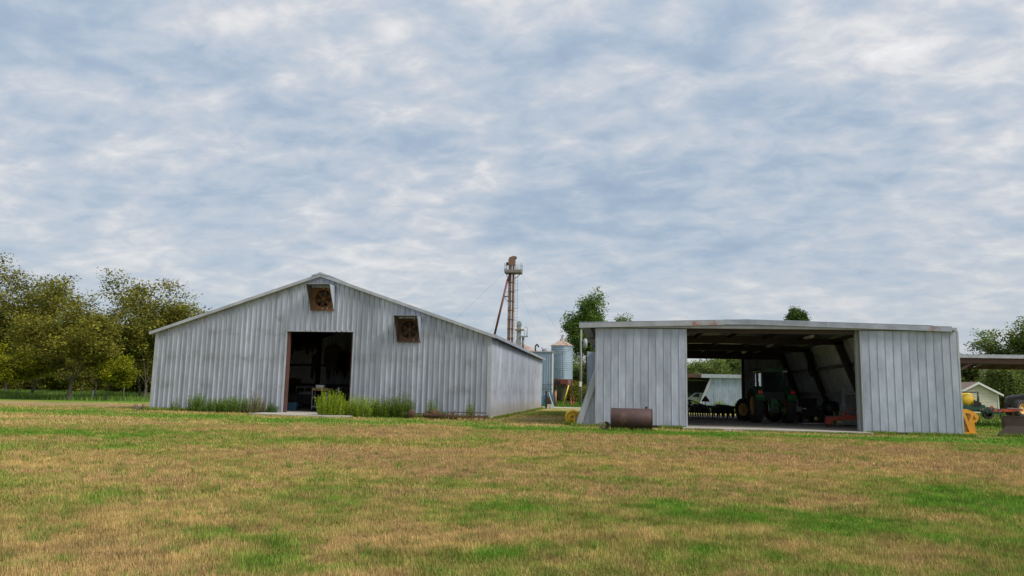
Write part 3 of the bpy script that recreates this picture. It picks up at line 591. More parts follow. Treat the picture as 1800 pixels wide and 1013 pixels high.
# weeds along the barn wall
def weed(x, y, rx, ry, h, n, col, label, top=.15, feather=1.0, seed=0):
    g = np.random.default_rng(seed + 300); V, C_ = [], []; e = empty('weed_clump', (x, y, 0), 0, label, 'weeds')
    for k in range(n):
        a, q = g.uniform(0, 6.28), math.sqrt(g.random()); bx_, by_ = math.cos(a) * q * rx, math.sin(a) * q * ry
        hh = h * g.uniform(.45, 1.12) * (1 - .25 * q * q); ln = g.normal(0, .10, 2) * hh + np.array([bx_, by_]) * .12
        p0 = np.array([bx_, by_, -.03]); p1 = p0 + np.array([ln[0], ln[1], hh]); w = .012
        s = np.array([w, 0, 0]); V += [p0 - s, p0 + s, p1]; cc = np.clip(np.array(col) * g.uniform(.6, 1.3) + g.normal(0, .01, 3), .01, 1); C_ += [cc * .8] * 3
        m_ = int(26 * feather)
        for j in range(m_):
            t = .12 + .9 * (j + g.random()) / m_; p = p0 + (p1 - p0) * min(t, 1.0); az = g.uniform(0, 6.28); ll = g.uniform(.05, .17) * (1.15 - .6 * t) * 1.3
            d = np.array([math.cos(az), math.sin(az), g.uniform(.3, 1.6)]); d = d / np.linalg.norm(d) * ll; sd_ = np.cross(d, g.normal(0, 1, 3)); sd_ = sd_ / (np.linalg.norm(sd_) + 1e-6) * .013
            V += [p - sd_, p + sd_, p + d]; C_ += [np.clip(cc * g.uniform(.75, 1.3) + np.array([top, top * .8, 0]) * .25 * t, .01, 1)] * 3
    me = np_mesh('foliage', np.array(V), np.arange(len(V)).reshape(-1, 3), LEAF, np.array(C_)); o = bpy.data.objects.new('foliage', me); COL.objects.link(o); o.parent = e
WG, WY, WD = (.14, .235, .05), (.245, .335, .035), (.22, .225, .12)
weed(-23.75, 40.35, .55, .35, 1.05, 90, WG, 'dense green weed clump nearest the far barn corner', seed=1)
weed(-22.55, 40.4, .65, .35, .85, 90, WG, 'low green weeds between two taller clumps on the wall', seed=2)
weed(-21.4, 40.3, .7, .4, 1.0, 110, WG, 'green weed clump with one tall stalk against the barn', seed=3)
weed(-20.3, 40.35, .75, .35, 1.05, 90, WD, 'greyish dry weed clump left standing beside the doorway', .1, seed=4)
weed(-19.2, 40.3, .3, .25, .62, 30, (.07, .14, .045), 'small bushy weed at the door jamb', seed=5)
weed(-25.3, 40.6, .35, .2, .75, 12, WG, 'few thin weed stalks by the far barn corner', seed=6)
weed(-15.15, 38.9, .75, .6, 1.35, 210, WY, 'tall bright yellow-green weed clump in front of the doorway', seed=7)
weed(-13.7, 39.2, .85, .6, 1.15, 190, WY, 'yellow-green weed clump beside the one at the doorway', seed=8)
weed(-12.4, 39.5, .7, .6, 1.10, 150, (.13, .20, .03), 'mid green weed clump below the lower fan', seed=9)
weed(-11.45, 39.5, .6, .5, 1.35, 120, (.11, .18, .03), 'tall green weed clump below the lower fan hood', seed=10)
weed(-10.0, 40.2, .3, .25, 1.05, 32, WG, 'narrow upright weed beside the rusty scrap heap', seed=11)
weed(-7.95, 40.5, .2, .2, 1.05, 22, WG, 'lone slender weed near the pale barn corner trim', seed=12)
weed(-9.1, 38.9, .9, .3, .38, 60, (.07, .12, .03), 'low dark green weeds growing through the harrow', seed=13)

SHEDSTEEL = pm('dark_shed_steel', (.062, .045, .040), (.04, .032, .03), 1.5, (1, 1, 1), .6, 0, 0, .1)
# ------------------------------------------------------------------ the open machine shed
SY0, SY1, SXL, SXR, SXT, SLOPE = 35.80, 57.4, -1.87, 13.8, .345, .345
SXC = (SXL + SXR) / 2; EZ = 4.62
def make_frame(parent, off, y, mat):
    for s, xb in ((1, SXL), (-1, SXR)):
        xt = xb + s * SLOPE * EZ
        MB(off).prism([(xb + s * .03, .04), (xb + s * .33, .04), (xt + s * .42, EZ - .1), (xt + s * .04, EZ)][::s], y - .11, y + .11, 'XZ').build('frame_column', mat, parent)
        MB(off).prism([(xt - s * 1.4, EZ + .02), (xt + s * .42, EZ - .23), (SXC, 4.42), (SXC, 4.86), (xt + s * .1, EZ + .1)][::s], y - .11, y + .11, 'XZ').build('rafter', mat, parent)
def roof_z(x): return 4.98 - abs(x - SXC) * .026
shed = empty('machine_shed', (SXC, SY0, 0), 0, 'open fronted low metal shed with two sliding doors and slanted side walls', 'shed')
SO = (SXC, SY0, 0)
for y in (SY0 + .15, 43.0, 50.2, SY1 - .2): make_frame(shed, SO, y, SHEDSTEEL)
for k in range(9):
    x = -1.2 + k * 1.85
    MB(SO).box(x - .035, x + .035, SY0 + .05, SY1, roof_z(x) - .30, roof_z(x) - .10).build('purlin', SHEDSTEEL, shed)
# roof sheets, ribs running across
for s in (-1, 1):
    ex = SXL + .1 if s < 0 else SXR + .1
    for k in range(8):
        y0 = SY0 - .50 + k * 2.85; pf = sheet_profile(2.85, .41, .03); A = [(y0 + p[0], p[1]) for p in pf]; vs = []
        for y, p in A: vs += [(SXC, y, 5.0 + p), (ex, y, roof_z(ex) + p + .02)]
        MB(SO).add(vs, [(2 * j, 2 * j + 1, 2 * j + 3, 2 * j + 2) for j in range(len(A) - 1)]).build('roof_sheet', GALV_OLD, shed)
# fascia in lengths and door track below
fx = [-1.77, 1.55, 4.9, 6.2, 9.4, 12.0, 14.65]
for k, (a, c_) in enumerate(zip(fx, fx[1:])):
    za, zb = 4.99 - abs(a - SXC) * .028, 4.99 - abs(c_ - SXC) * .028
    if a < SXC < c_: za = zb = 4.985
    MB(SO).prism([(a, za - .23), (c_, zb - .23), (c_, zb), (a, za)], SY0 - .56 - .004 * (k % 2), SY0 - .5, 'XZ').build('fascia', pm('rusted_fascia', (.40, .42, .45), (.28, .29, .31), 1.5, (1, 1, 1), .45, .3, 0, .06, .30, (.25, .085, .035), rscale=.9) if k < 2 else GALV_OLD, shed)
MB(SO).box(-1.70, 14.9, SY0 - .47, SY0 - .14, 4.58, 4.70).build('door_track', TRIM, shed)
MB(SO).box(-1.68, 14.6, SY0 - .49, SY0 - .1, 4.703, 4.745).build('soffit', GALV_OLD, shed)
# slanted side walls
for s, xb in ((1, SXL), (-1, SXR)):
    for k in range(18):
        y0 = SY0 + .05 + k * 1.2
        if s > 0 and k > 0 and k % 6: pass
        pf = sheet_profile(1.2, .3, .085, .17, .08)
        vs, fs = sheet(pf, y0, lambda a: .05, lambda a: EZ, (), lambda a, p, z: (xb + s * SLOPE * z - s * p, a, z))
        MB(SO).add(vs, fs).build('side_sheet', GALV, shed)
    for z in (1.75, 3.3): MB(SO).box(*sorted((xb + s * (SLOPE * z + .04), xb + s * (SLOPE * z + .16))), SY0 + .3, SY1 - .35, z - .09, z + .09).build('girt', SHEDSTEEL, shed)
    # edge trim and end wedge
    e0, e1 = Vector((xb, SY0 - .06, .0)), Vector((xb + s * SLOPE * EZ, SY0 - .06, EZ))
    MB(SO).prism([(xb - s * .02, .02), (xb + s * .24, .02), (xb + s * (.24 + SLOPE * 4.5), 4.52), (xb + s * (SLOPE * 4.5 - .02), 4.52)][::s], SY0 - .10, SY0 - .02, 'XZ').build('corner_trim', TRIM, shed)
for k in range(4):
    a0 = SXL + .28 + k * .48
    vs, fs = sheet(sheet_profile(.48, .24, .02), a0, lambda a: .06, lambda a: min(4.5, (a - SXL - .15) / SLOPE), (), lambda a, p, z: (a, SY0 + .02 - p, z))
    MB(SO).add(vs, fs).build('end_sheet', GALV, shed)
for k in range(3):
    a0 = 11.0 + k * .85
    vs, fs = sheet(sheet_profile(.85, .28, .02), a0, lambda a: .06, lambda a: max(.1, min(4.5, (SXR - a - .15) / SLOPE)), (), lambda a, p, z: (a, SY0 + .02 - p, z))
    MB(SO).add(vs, fs).build('end_sheet', GALV, shed)
MB(SO).box(10.74, 10.98, SY0 - .02, SY0 + .2, .05, 4.6).build('door_jamb', pm('pale_green_grey_paint', (.36, .40, .38), (.27, .30, .29), 2, (1, 1, .4), .5, .1, 0, .02, .1), shed)
MB(SO).box(3.0, 3.2, SY0 - .02, SY0 + .2, .05, 4.6).build('door_jamb', SHEDSTEEL, shed)
# back wall right of the rear opening, and lintel
for k in range(6):
    a0 = 9.2 + k * .72
    vs, fs = sheet(sheet_profile(.72, .24, .03), a0, lambda a: .05, lambda a: min(4.62, max(.3, (SXR - a) / SLOPE)), (), lambda a, p, z: (a, SY1 - p, z))
    MB(SO).add(vs, fs).build('rear_sheet', GALV, shed)
MB(SO).box(-.2, 13.2, SY1 - .06, SY1 + .06, 4.22, 4.98).build('rear_lintel', SHEDSTEEL, shed)
MB(SO).box(9.1, 9.3, SY1 - .28, SY1 - .07, .05, 4.4).build('rear_post', SHEDSTEEL, shed)
# floor
MB(SO).prism([(2.95, SY0 - .95), (11.05, SY0 - .95), (11.05, SY0 - .02), (13.6, SY0 - .02), (13.6, SY1), (-1.7, SY1), (-1.7, SY0 - .02), (2.95, SY0 - .02)], -.10, .05, 'XY').build('floor_slab', CONC, shed)
# sliding doors
def sliding_door(x0, x1, y, z0, z1, n, label, dents=True):
    d = empty('sliding_door', ((x0 + x1) / 2, y, 0), 0, label, 'door', 'sliding doors of the machine shed'); o = ((x0 + x1) / 2, y, 0); w = (x1 - x0 - .08) / n
    for k in range(n):
        a0 = x0 + .04 + k * w; g = np.random.default_rng(k + int(x0 * 10) + 50)
        vs, fs = [], []; prof = [(0, 0), (w * .03, 0), (w * .06, .022), (w * .12, .022), (w * .16, 0), (w * .58, .004), (w, 0)]; nz = 14
        bow = g.normal(0, .003, (nz + 1, len(prof))); 
        for i in range(nz + 1):
            for j, (a, p) in enumerate(prof):
                low = 1 if i < nz * .4 else .4
                vs.append((a0 + a, y - .05 - p - (bow[i, j] * low if j >= 5 else 0), z0 + .02 + (z1 - z0 - .04) * i / nz))
        m = len(prof)
        for i in range(nz):
            for j in range(m - 1): fs.append((i * m + j, i * m + j + 1, (i + 1) * m + j + 1, (i + 1) * m + j))
        MB(o).add(vs, fs, False).build('panel', GALV_DOOR, d)
    for a, c_ in ((x0, x0 + .07), (x1 - .07, x1)): MB(o).box(a, c_, y - .065, y + .05, z0, z1).build('edge_trim', TRIM, d)
    MB(o).box(x0 + .075, x1 - .075, y + .0, y + .05, z0, z0 + .1).build('bottom_rail', DARKSTEEL, d)
    MB(o).box(x0 + .075, x1 - .075, y + .0, y + .05, z1 - .12, z1).build('top_rail', DARKSTEEL, d)
    for q in (.33, .66): MB(o).box(x0 + .075, x1 - .075, y + .0, y + .05, z0 + (z1 - z0) * q - .05, z0 + (z1 - z0) * q + .05).build('mid_rail', DARKSTEEL, d)
    for x in (x0 + .5, x1 - .5): MB(o).box(x - .04, x + .04, y + .051, y + .08, z1 - .1, z1 + .02).build('hanger', DARKSTEEL, d)
    return d
sliding_door(-1.0, 3.22, SY0 - .26, .07, 4.57, 12, 'grey ribbed sliding door behind the rusty brown tank')
sliding_door(10.84, 15.0, SY0 - .26, .05, 4.57, 12, 'dented grey ribbed sliding door beside the orange-yellow bracket')
d3 = sliding_door(-2.25, 2.1, SY1 + .3, .08, 4.66, 12, 'rear sliding door of the open shed showing past its slanted wall')
d3['group'] = 'sliding doors of the machine shed'
for x, y, L_ in ((9.75, 40.0, 1.5), (9.2, 47.0, 1.5), (8.85, 54.0, 1.5)):
    f = empty('strip_light', (x, y, 4.60), 0, 'unlit white strip light under the shed roof', 'lamp', 'strip lights under the shed roof')
    MB().box(-.09, .09, -L_ / 2, L_ / 2, -.05, .03).build('housing', WHITE, f)
    for s in (-1, 1): MB().tube((s * .04, -L_ / 2 + .03, -.075), (s * .04, L_ / 2 - .03, -.075), .02, .02, 8).build('lamp_tube', WHITE, f)
    for s in (-1, 1): MB().box(-.008, .008, s * .5 - .008, s * .5 + .008, .03, .22).build('hanger', DARKSTEEL, f)
hs = empty('hanging_hose', (12.1, 49.2, 4.3), 0, 'black looped hose hanging on the slanted shed wall', 'hose')
for k in range(4):
    pts = [(math.sin(t) * (.12 + .02 * k), k * .05, -.75 - .75 * math.cos(t) * (1 - .04 * k)) for t in np.linspace(0, 2 * math.pi, 18)]
    MB().path(pts, .035, 6).build('loop', RUBBER, hs)
MB().bar((0, .08, 0), (.12, .08, .1), .03).build('hook', DARKSTEEL, hs)

# ------------------------------------------------------------------ tractors
def wheel(parent, name, c, r, w, rim_r, rim_mat, side, lugs=22, steer=0):
    """wheel on an X axle: tyre with bar lugs, dished rim, hub"""
    at_c = Vector(c); c = Vector((0, 0, 0)); wh = MB(); h = w / 2
    wh.lathe([(-h * .72, rim_r), (-h, rim_r + (r - rim_r) * .35), (-h * .98, r * .93), (-h * .7, r * .965), (0, r * .975), (h * .7, r * .965), (h * .98, r * .93), (h, rim_r + (r - rim_r) * .35), (h * .72, rim_r)], c, 'X', 36)
    for k in range(lugs):
        for s in (-1, 1):
            t0 = 2 * math.pi * (k + (.5 if s > 0 else 0)) / lugs; t1 = t0 + 2 * math.pi / lugs * 1.15
            def P(x, t, rr_): return c + Vector((x, rr_ * math.cos(t), rr_ * math.sin(t)))
            th = .06 / r
            q = [P(s * h * 1.02, t0, r * .90), P(s * h * 1.02, t0 + th * 1.6, r * .90), P(s * .02, t1 + th, r * .955), P(s * .02, t1, r * .955)]
            q2 = [P(s * h * 1.02, t0, r), P(s * h * 1.02, t0 + th * 1.6, r), P(s * .02, t1 + th, r * 1.02), P(s * .02, t1, r * 1.02)]
            wh.add(q + q2, [(0, 1, 2, 3), (7, 6, 5, 4), (0, 4, 5, 1), (1, 5, 6, 2), (2, 6, 7, 3), (3, 7, 4, 0)])
    o = wh.build(name, RUBBER, parent, at_c); o.rotation_euler = (0, 0, steer)
    MB().lathe([(side * h * .78, rim_r * 1.02), (side * h * .80, rim_r * .93), (side * h * .45, rim_r * .86), (side * h * .25, rim_r * .55), (side * h * .30, rim_r * .30), (side * h * .55, rim_r * .28), (side * h * .55, .001)], c, 'X', 32).build('rim', rim_mat, o)
    MB().lathe([(-side * h * .78, rim_r * 1.02), (-side * h * .5, rim_r * .9), (0, rim_r * .8), (0, .001)], c, 'X', 24).build('rim_back', rim_mat, o)
    for k in range(8):
        t = 2 * math.pi * k / 8; MB().tube(c + Vector((side * h * .24, rim_r * .42 * math.cos(t), rim_r * .42 * math.sin(t))), c + Vector((side * h * .36, rim_r * .42 * math.cos(t), rim_r * .42 * math.sin(t))), .025, .025, 6).build('wheel_nut', DARKSTEEL, o)
    return o
def make_tractor(loc, rz, label):
    t = empty('tractor', loc, rz, label, 'tractor')
    for s in (-1, 1):
        wheel(t, 'rear_wheel', (s * .98, 0, .93), .93, .52, .52, TANRIM, s)
        wheel(t, 'front_wheel', (s * .95, 2.55, .64), .64, .40, .36, TANRIM, s, 18, R(38))
    MB().box(-.28, .28, .1, 2.3, .62, 1.12).box(-.34, .34, -.45, .5, .55, 1.18).build('transmission', DARKSTEEL, t)
    MB().tube((-.75, 0, .93), (.75, 0, .93), .15, .15, 14).build('rear_axle', GREEN, t)
    MB().bar((-.8, 2.55, .62), (.8, 2.55, .62), .16, .18).build('front_axle', GREEN, t)
    hd = MB(); sec = [(1.05, .44, 1.15, 1.78), (2.2, .40, 1.12, 1.70), (3.0, .34, 1.08, 1.55), (3.2, .28, 1.05, 1.40)]; vs = []
    for y, hw, z0, z1 in sec: vs += [(-hw, y, z0), (-hw, y, z1 - .12), (-hw * .7, y, z1), (hw * .7, y, z1), (hw, y, z1 - .12), (hw, y, z0)]
    fs = [tuple(range(6))[::-1], tuple(range(18, 24))]
    for i in range(3):
        for j in range(6): fs.append((i * 6 + j, i * 6 + (j + 1) % 6, (i + 1) * 6 + (j + 1) % 6, (i + 1) * 6 + j))
    hd.add(vs, fs).build('hood', GREEN, t)
    MB().tube((-.62, 1.28, 1.3), (-.62, 1.28, 2.75), .045, .045, 10).tube((-.62, 1.28, 2.75), (-.62, 1.42, 2.92), .045, .045, 10).build('exhaust_pipe', CHROME, t)
    MB().tube((-.62, 1.28, 1.45), (-.62, 1.28, 2.2), .085, .085, 12).build('muffler', CHROME, t)
    # cab
    MB().box(-.70, .70, -.40, 1.0, 1.14, 1.22).build('cab_floor', BLACK, t)
    for s in (-1, 1):
        for p, q in (((s * .66, -.42, 1.2), (s * .70, -.50, 2.72)), ((s * .74, .35, 1.2), (s * .76, .35, 2.72)), ((s * .66, 1.02, 1.2), (s * .62, .85, 2.72))):
            MB().bar(p, q, .075, .075).build('cab_post', BLACK, t)
        MB().prism([(-.38, 1.55), (.32, 1.3), (.32, 2.66), (-.44, 2.66)], *sorted((s * .715, s * .722)), 'YZ').build('side_window', GLASS, t)
        MB().prism([(.38, 1.24), (.96, 1.24), (.82, 2.66), (.38, 2.66)], *sorted((s * .700, s * .707)), 'YZ').build('door_window', GLASS, t)
    MB().add([(-.62, -.455, 1.62), (.62, -.455, 1.62), (.64, -.50, 2.66), (-.64, -.50, 2.66), (-.62, -.447, 1.62), (.62, -.447, 1.62), (.64, -.492, 2.66), (-.64, -.492, 2.66)], [(0, 1, 2, 3), (7, 6, 5, 4), (0, 4, 5, 1), (1, 5, 6, 2), (2, 6, 7, 3), (3, 7, 4, 0)]).build('rear_window', GLASS, t)
    MB().add([(-.60, 1.035, 1.3), (.60, 1.035, 1.3), (.56, .88, 2.66), (-.56, .88, 2.66), (-.60, 1.043, 1.3), (.60, 1.043, 1.3), (.56, .888, 2.66), (-.56, .888, 2.66)], [(0, 1, 2, 3), (7, 6, 5, 4), (0, 4, 5, 1), (1, 5, 6, 2), (2, 6, 7, 3), (3, 7, 4, 0)]).build('windscreen', GLASS, t)
    MB().box(-.66, .66, -.50, -.40, 1.22, 1.60).build('rear_panel', BLACK, t)
    MB().box(-.66, .66, -.515, -.44, 1.605, 1.66).build('window_rail', BLACK, t)
    rf = MB().prism([(-.80, 2.70), (.80, 2.70), (.84, 2.78), (.70, 2.92), (-.70, 2.92), (-.84, 2.78)], -.62, 1.0, 'XZ').build('cab_roof', DGREEN, t)
    MB().box(-.55, .55, -.635, -.622, 2.76, 2.90).build('roof_vent_panel', GREEN, rf)
    for s in (-1, 1): 
        for q in (.62, .76): MB().box(s * q - .05, s * q + .05, -.66, -.60, 2.70 + .02, 2.80).build('work_lamp', LAMP_CLEAR if s > 0 else BLACK, rf)
        MB().box(s * .95 - .04, s * .95 + .04, .9, .96, 1.7, 2.2).build('mirror', BLACK, t)
        MB().bar((s * .70, .9, 2.25), (s * .95, .93, 2.15), .03).build('mirror_arm', BLACK, t)
    # handrail and exhaust guard on the left
    MB().path([(-.74, -.1, 1.25), (-1.22, .9, 1.35), (-1.22, .9, 2.82), (-1.15, .9, 2.88), (-.78, .8, 2.86)], .025).build('grab_rail', BLACK, t)
    MB().path([(-1.22, .9, 1.75), (-.74, .6, 1.75)], .02).path([(-1.22, .9, 1.25), (-1.0, .9, .75)], .025).build('step_rail', BLACK, t)
    # fenders
    for s in (-1, 1):
        n = 9; vs, fs = [], []
        for k in range(n):
            a = R(165 - 125 * k / (n - 1)); 
            for x in (.70, 1.24): vs.append((s * x, -math.cos(a) * -1.03 if False else math.cos(a) * 1.03, .93 + math.sin(a) * 1.03))
            for x in (.70, 1.24): vs.append((s * x, math.cos(a) * .99, .93 + math.sin(a) * .99))
        for k in range(n - 1):
            b0, b1 = 4 * k, 4 * k + 4; fs += [(b0, b0 + 1, b1 + 1, b1), (b0 + 2, b1 + 2, b1 + 3, b0 + 3), (b0, b1, b1 + 2, b0 + 2), (b0 + 1, b0 + 3, b1 + 3, b1 + 1)]
        fs += [(0, 2, 3, 1), (4 * n - 4, 4 * n - 3, 4 * n - 1, 4 * n - 2)]
        fd = MB().add(vs, fs).build('fender', GREEN, t)
        MB().box(*sorted((s * .72, s * 1.22)), -1.02, -.84, 1.36, 1.50).build('fender_skirt', GREEN, fd)
        MB().box(*sorted((s * .82, s * 1.14)), -1.05, -.93, 1.52, 1.74).build('lamp_housing', BLACK, fd)
        MB().box(*sorted((s * .85, s * 1.11)), -1.075, -1.052, 1.56, 1.71).build('tail_light', LAMP_RED, fd)
    # three point hitch and drawbar
    for s in (-1, 1):
        MB().bar((s * .34, -.45, .72), (s * .42, -1.15, .52), .06, .10).build('lower_link', GREEN, t)
        MB().tube((s * .36, -.42, 1.20), (s * .41, -.95, .60), .03, .03, 8).build('lift_rod', GREYP if s < 0 else GREEN, t)
        MB().bar((s * .30, -.40, 1.22), (s * .36, -.62, 1.18), .06, .08).build('lift_arm', GREEN, t)
        MB().tube((s * .52, -.50, .95), (s * .52, -.62, .35), .028, .028, 6).build('stabiliser', RUST, t)
    MB().tube((0, -.45, 1.05), (.06, -1.0, .95), .035, .035, 8).build('top_link', GREEN, t)
    MB().box(-.22, .22, -.60, -.452, .70, 1.30).build('hitch_block', GREEN, t)
    MB().tube((0, -.60, .82), (0, -.70, .82), .09, .09, 12).build('power_take_off', RUST, t)
    MB().box(-.05, .05, -1.0, .1, .42, .47).build('drawbar', RUST, t)
    for k in range(5): MB().tube((-.25 + .12 * k, -.50, 1.35), (-.25 + .12 * k, -.60, 1.28), .028, .028, 6).build('hydraulic_coupler', CHROME if k % 2 else RUST, t)
    # seat and the blue cover in the cab
    MB().box(-.26, .26, .0, .45, 1.5, 1.62).build('seat', BLACK, t); MB().box(-.25, .25, -.08, .03, 1.62, 2.05).build('seat_back', BLACK, t)
    MB().lathe([(0, .19), (.02, .21), (.04, .19), (.02, .17), (0, .19)], (0, .78, 1.86), 'Y', 20).build('steering_wheel', BLACK, t)
    MB().box(-.15, .15, .8, .98, 1.22, 1.82).build('dashboard', BLACK, t)
    return t
tr = make_tractor((8.66, 44.35, .05), R(5), 'green tractor with cab and dusty yellow wheels parked in the open shed'); tr.scale = (.90, 1, 1.04)
cloth = MB().box(-.30, .10, -.36, -.10, 1.66, 1.86, Matrix.Rotation(.1, 4, 'Y')).build('blue_cloth', BLUE, tr)
t2 = copy_tree(tr); t2.location = (42.2, 79.6, 0); t2.scale = (1.35, 1.35, 1.35); t2.rotation_euler = (0, 0, R(80)); t2['label'] = 'green tractor with yellow wheels standing beyond the canopy'
for o in [x for x in bpy.data.objects if x.parent == t2 and x.name.startswith('blue_cloth')]: bpy.data.objects.remove(o)

for o in [x for x in bpy.data.objects if x.parent == t2 and x.name.startswith('hood')]: o.data = o.data.copy(); o.data.materials[0] = BLACK
# ------------------------------------------------------------------ implements in the shed
d = empty('disc_harrow', (6.35, 51.2, .05), 0, 'black folding disc harrow standing across the rear shed opening', 'harrow')
for y in (-.7, .7): MB().bar((-2.5, y, .72), (1.7, y, .72), .14, .14).build('frame_rail', BLACK, d)
for x in (-2.3, -1.0, .4, 1.6): MB().bar((x, -.77, .72), (x, .77, .72), .12, .10).build('cross_member', BLACK, d)
for y in (-.75, .75):
    MB().tube((-2.5, y, .36), (1.7, y, .36), .04, .04, 8).build('gang_axle', DARKSTEEL, d)
    for k in range(14):
        x = -2.4 + k * .31; MB().lathe([(0, .04), (.01, .25), (.05, .33), (.06, .33), (.025, .25), (.02, .04)], (x, y, .345), 'X', 18).build('disc_blade', DARKSTEEL, d)
    for x in (-1.9, -.6, .9): MB().bar((x, y, .36), (x, y * .93, .70), .08, .06).build('hanger', BLACK, d)
MB().bar((-1.6, 0, .72), (-1.6, 0, 1.15), .10).bar((-1.6, 0, 1.15), (-.6, 0, .8), .07).build('mast', BLACK, d)
for x, w in ((-2.3, .5), (-.95, .62), (.55, .7)): MB().prism([(x - w, .30), (x + w, .30), (x + w * .9, .70), (x + w * .5, .86), (x - w * .6, .90), (x - w, .66)], -.5, .5, 'XZ').build('gang_box', BLACK, d)
s_ = empty('slow_vehicle_sign', (5.72, 50.35, .84), 0, 'dark triangular slow vehicle sign on a post on the disc harrow', 'sign')
MB().prism([(-.42, .42), (.42, .42), (.40, .52), (.07, 1.02), (-.07, 1.02), (-.40, .52)], -.02, .02, 'XZ').build('plate', PRIMER, s_); MB().bar((0, .04, 0), (0, .04, .8), .05, .03).build('post', BLACK, s_)
s_.scale = (.62, .62, .62)
MB().prism([(-.30, .49), (.30, .49), (0, .93)], -.026, -.021, 'XZ').build('face', pm('faded_orange', (.20, .07, .04), None, 3, (1, 1, 1), .7), s_)
u = empty('utility_vehicle', (11.25, 47.2, .05), R(4), 'dark open utility vehicle with steering wheel beside the green tractor', 'vehicle')
for s in (-1, 1):
    for y in (-.6, 1.25): wheel(u, 'wheel', (s * .62, y, .32), .32, .24, .16, GREYP, s, 12)
MB().prism([(-1.05, .40), (1.75, .40), (1.75, .75), (1.5, .95), (.95, .98), (.8, .62), (.15, .62), (.1, .92), (-1.05, .92)], -.62, .62, 'YZ').build('body', BLACK, u)
MB().box(-.55, .55, -.1, .28, .93, 1.03).build('seat', BLACK, u); MB().box(-.55, .55, -.2, -.08, 1.0, 1.42).build('seat_back', BLACK, u)
MB().lathe([(0, .17), (.02, .19), (.04, .17), (.02, .155), (0, .17)], (-.25, .72, 1.40), 'Y', 20).tube((-.25, .74, 1.4), (-.25, .98, 1.0), .02, .02, 6).build('steering_wheel', BLACK, u)
for s, m_ in ((-1, LAMP_CLEAR), (1, pm('dull_red_lens', (.35, .12, .08), None, 9, (1, 1, 1), .4))): MB().box(s * .46 - .10, s * .46 + .10, -1.09, -1.052, .78, .85).build('tail_light', m_, u)
MB().box(-.6, .6, -1.1, -1.052, .62, .76).build('tailgate', BLACK, u)
b_ = empty('black_barrel', (12.45, 46.7, .05), 0, 'big rounded black barrel on a pedestal by the slanted wall', 'barrel')
MB().lathe([(.45, .001), (.45, .30), (.55, .44), (.85, .50), (1.15, .45), (1.28, .30), (1.30, .001)], axis='Z', n=24).build('shell', BLACK, b_); MB().lathe([(0, .001), (0, .28), (.44, .22), (.44, .001)], axis='Z', n=16).build('pedestal', GREYP, b_)
st = empty('hoist_stand', (12.05, 42.6, .05), 0, 'grey steel hoist stand with arm and splayed braces', 'hoist')
MB().box(-.07, .07, -.07, .07, .1, 2.08).build('mast', GREYP, st); MB().box(.071, 1.3, -.05, .05, 1.66, 1.78).build('arm', GREYP, st); MB().bar((.07, 0, 1.45), (.25, 0, 1.66), .05).build('arm_brace', GREYP, st)
for s in (-1, 1): MB().bar((s * .30, 0, .3), (s * .05, 0, 1.25), .09, .06).build('brace', GREYP, st)
MB().box(-.5, 1.2, -.4, -.28, .06, .18).box(-.5, 1.2, .28, .4, .06, .18).box(-.5, -.38, -.28, .28, .06, .18).box(-.08, .08, -.28, .28, .06, .18).build('base_frame', GREYP, st)
for x in (-.42, 1.1):
    for y in (-.34, .34): MB().tube((x, y - .03, .04), (x, y + .03, .04), .05, .05, 10).build('castor', BLACK, st)
ri = empty('red_loader_arm', (11.3, 40.6, .05), R(-2), 'faded red implement arm with hydraulic rod on the shed floor', 'implement')
MB().prism([(-.75, .22), (-.70, .50), (-.35, .52), (.3, .60), (1.3, .66), (1.3, .46), (.4, .38), (-.3, .34), (-.5, .14), (-.68, .12)], -.09, .09, 'XZ').build('boom', RED, ri)
MB().tube((-.05, -.12, .62), (1.0, -.12, 1.08), .03, .03, 8).build('rod', pm('orange_rod', (.45, .16, .05), None, 4), ri)
MB().prism([(.22, .61), (.34, .61), (.30, .78), (.26, .78)], -.05, .05, 'XZ').build('lug', RED, ri)
for x in (-.6, 1.1): MB().box(x - .05, x + .05, -.3, .3, 0, .12).build('foot', RUST, ri)
MB().bar((-.3, 0, 0), (-.3, 0, .36), .06).bar((1.1, 0, .1), (1.1, 0, .5), .06).build('prop', RUST, ri)
simple('wooden_stake', MB().bar((11.05, 40.05, .05), (10.90, 40.25, .82), .05, .03), WOOD, 'pale wooden stake leaning on the faded red implement arm', 'stake')
pl = empty('scrap_pipes', (10.9, 43.3, .05), 0, 'low pile of rusty pipes on the shed floor', 'pipes')
for k in range(6): MB().tube((-.9 + .1 * k, -.3 + .13 * k, .05 + .03 * (k % 2)), (.8, -.2 + .12 * k, .06 + .03 * (k % 3)), .04, .04, 8).build('pipe', RUST if k % 2 else GREYP, pl)

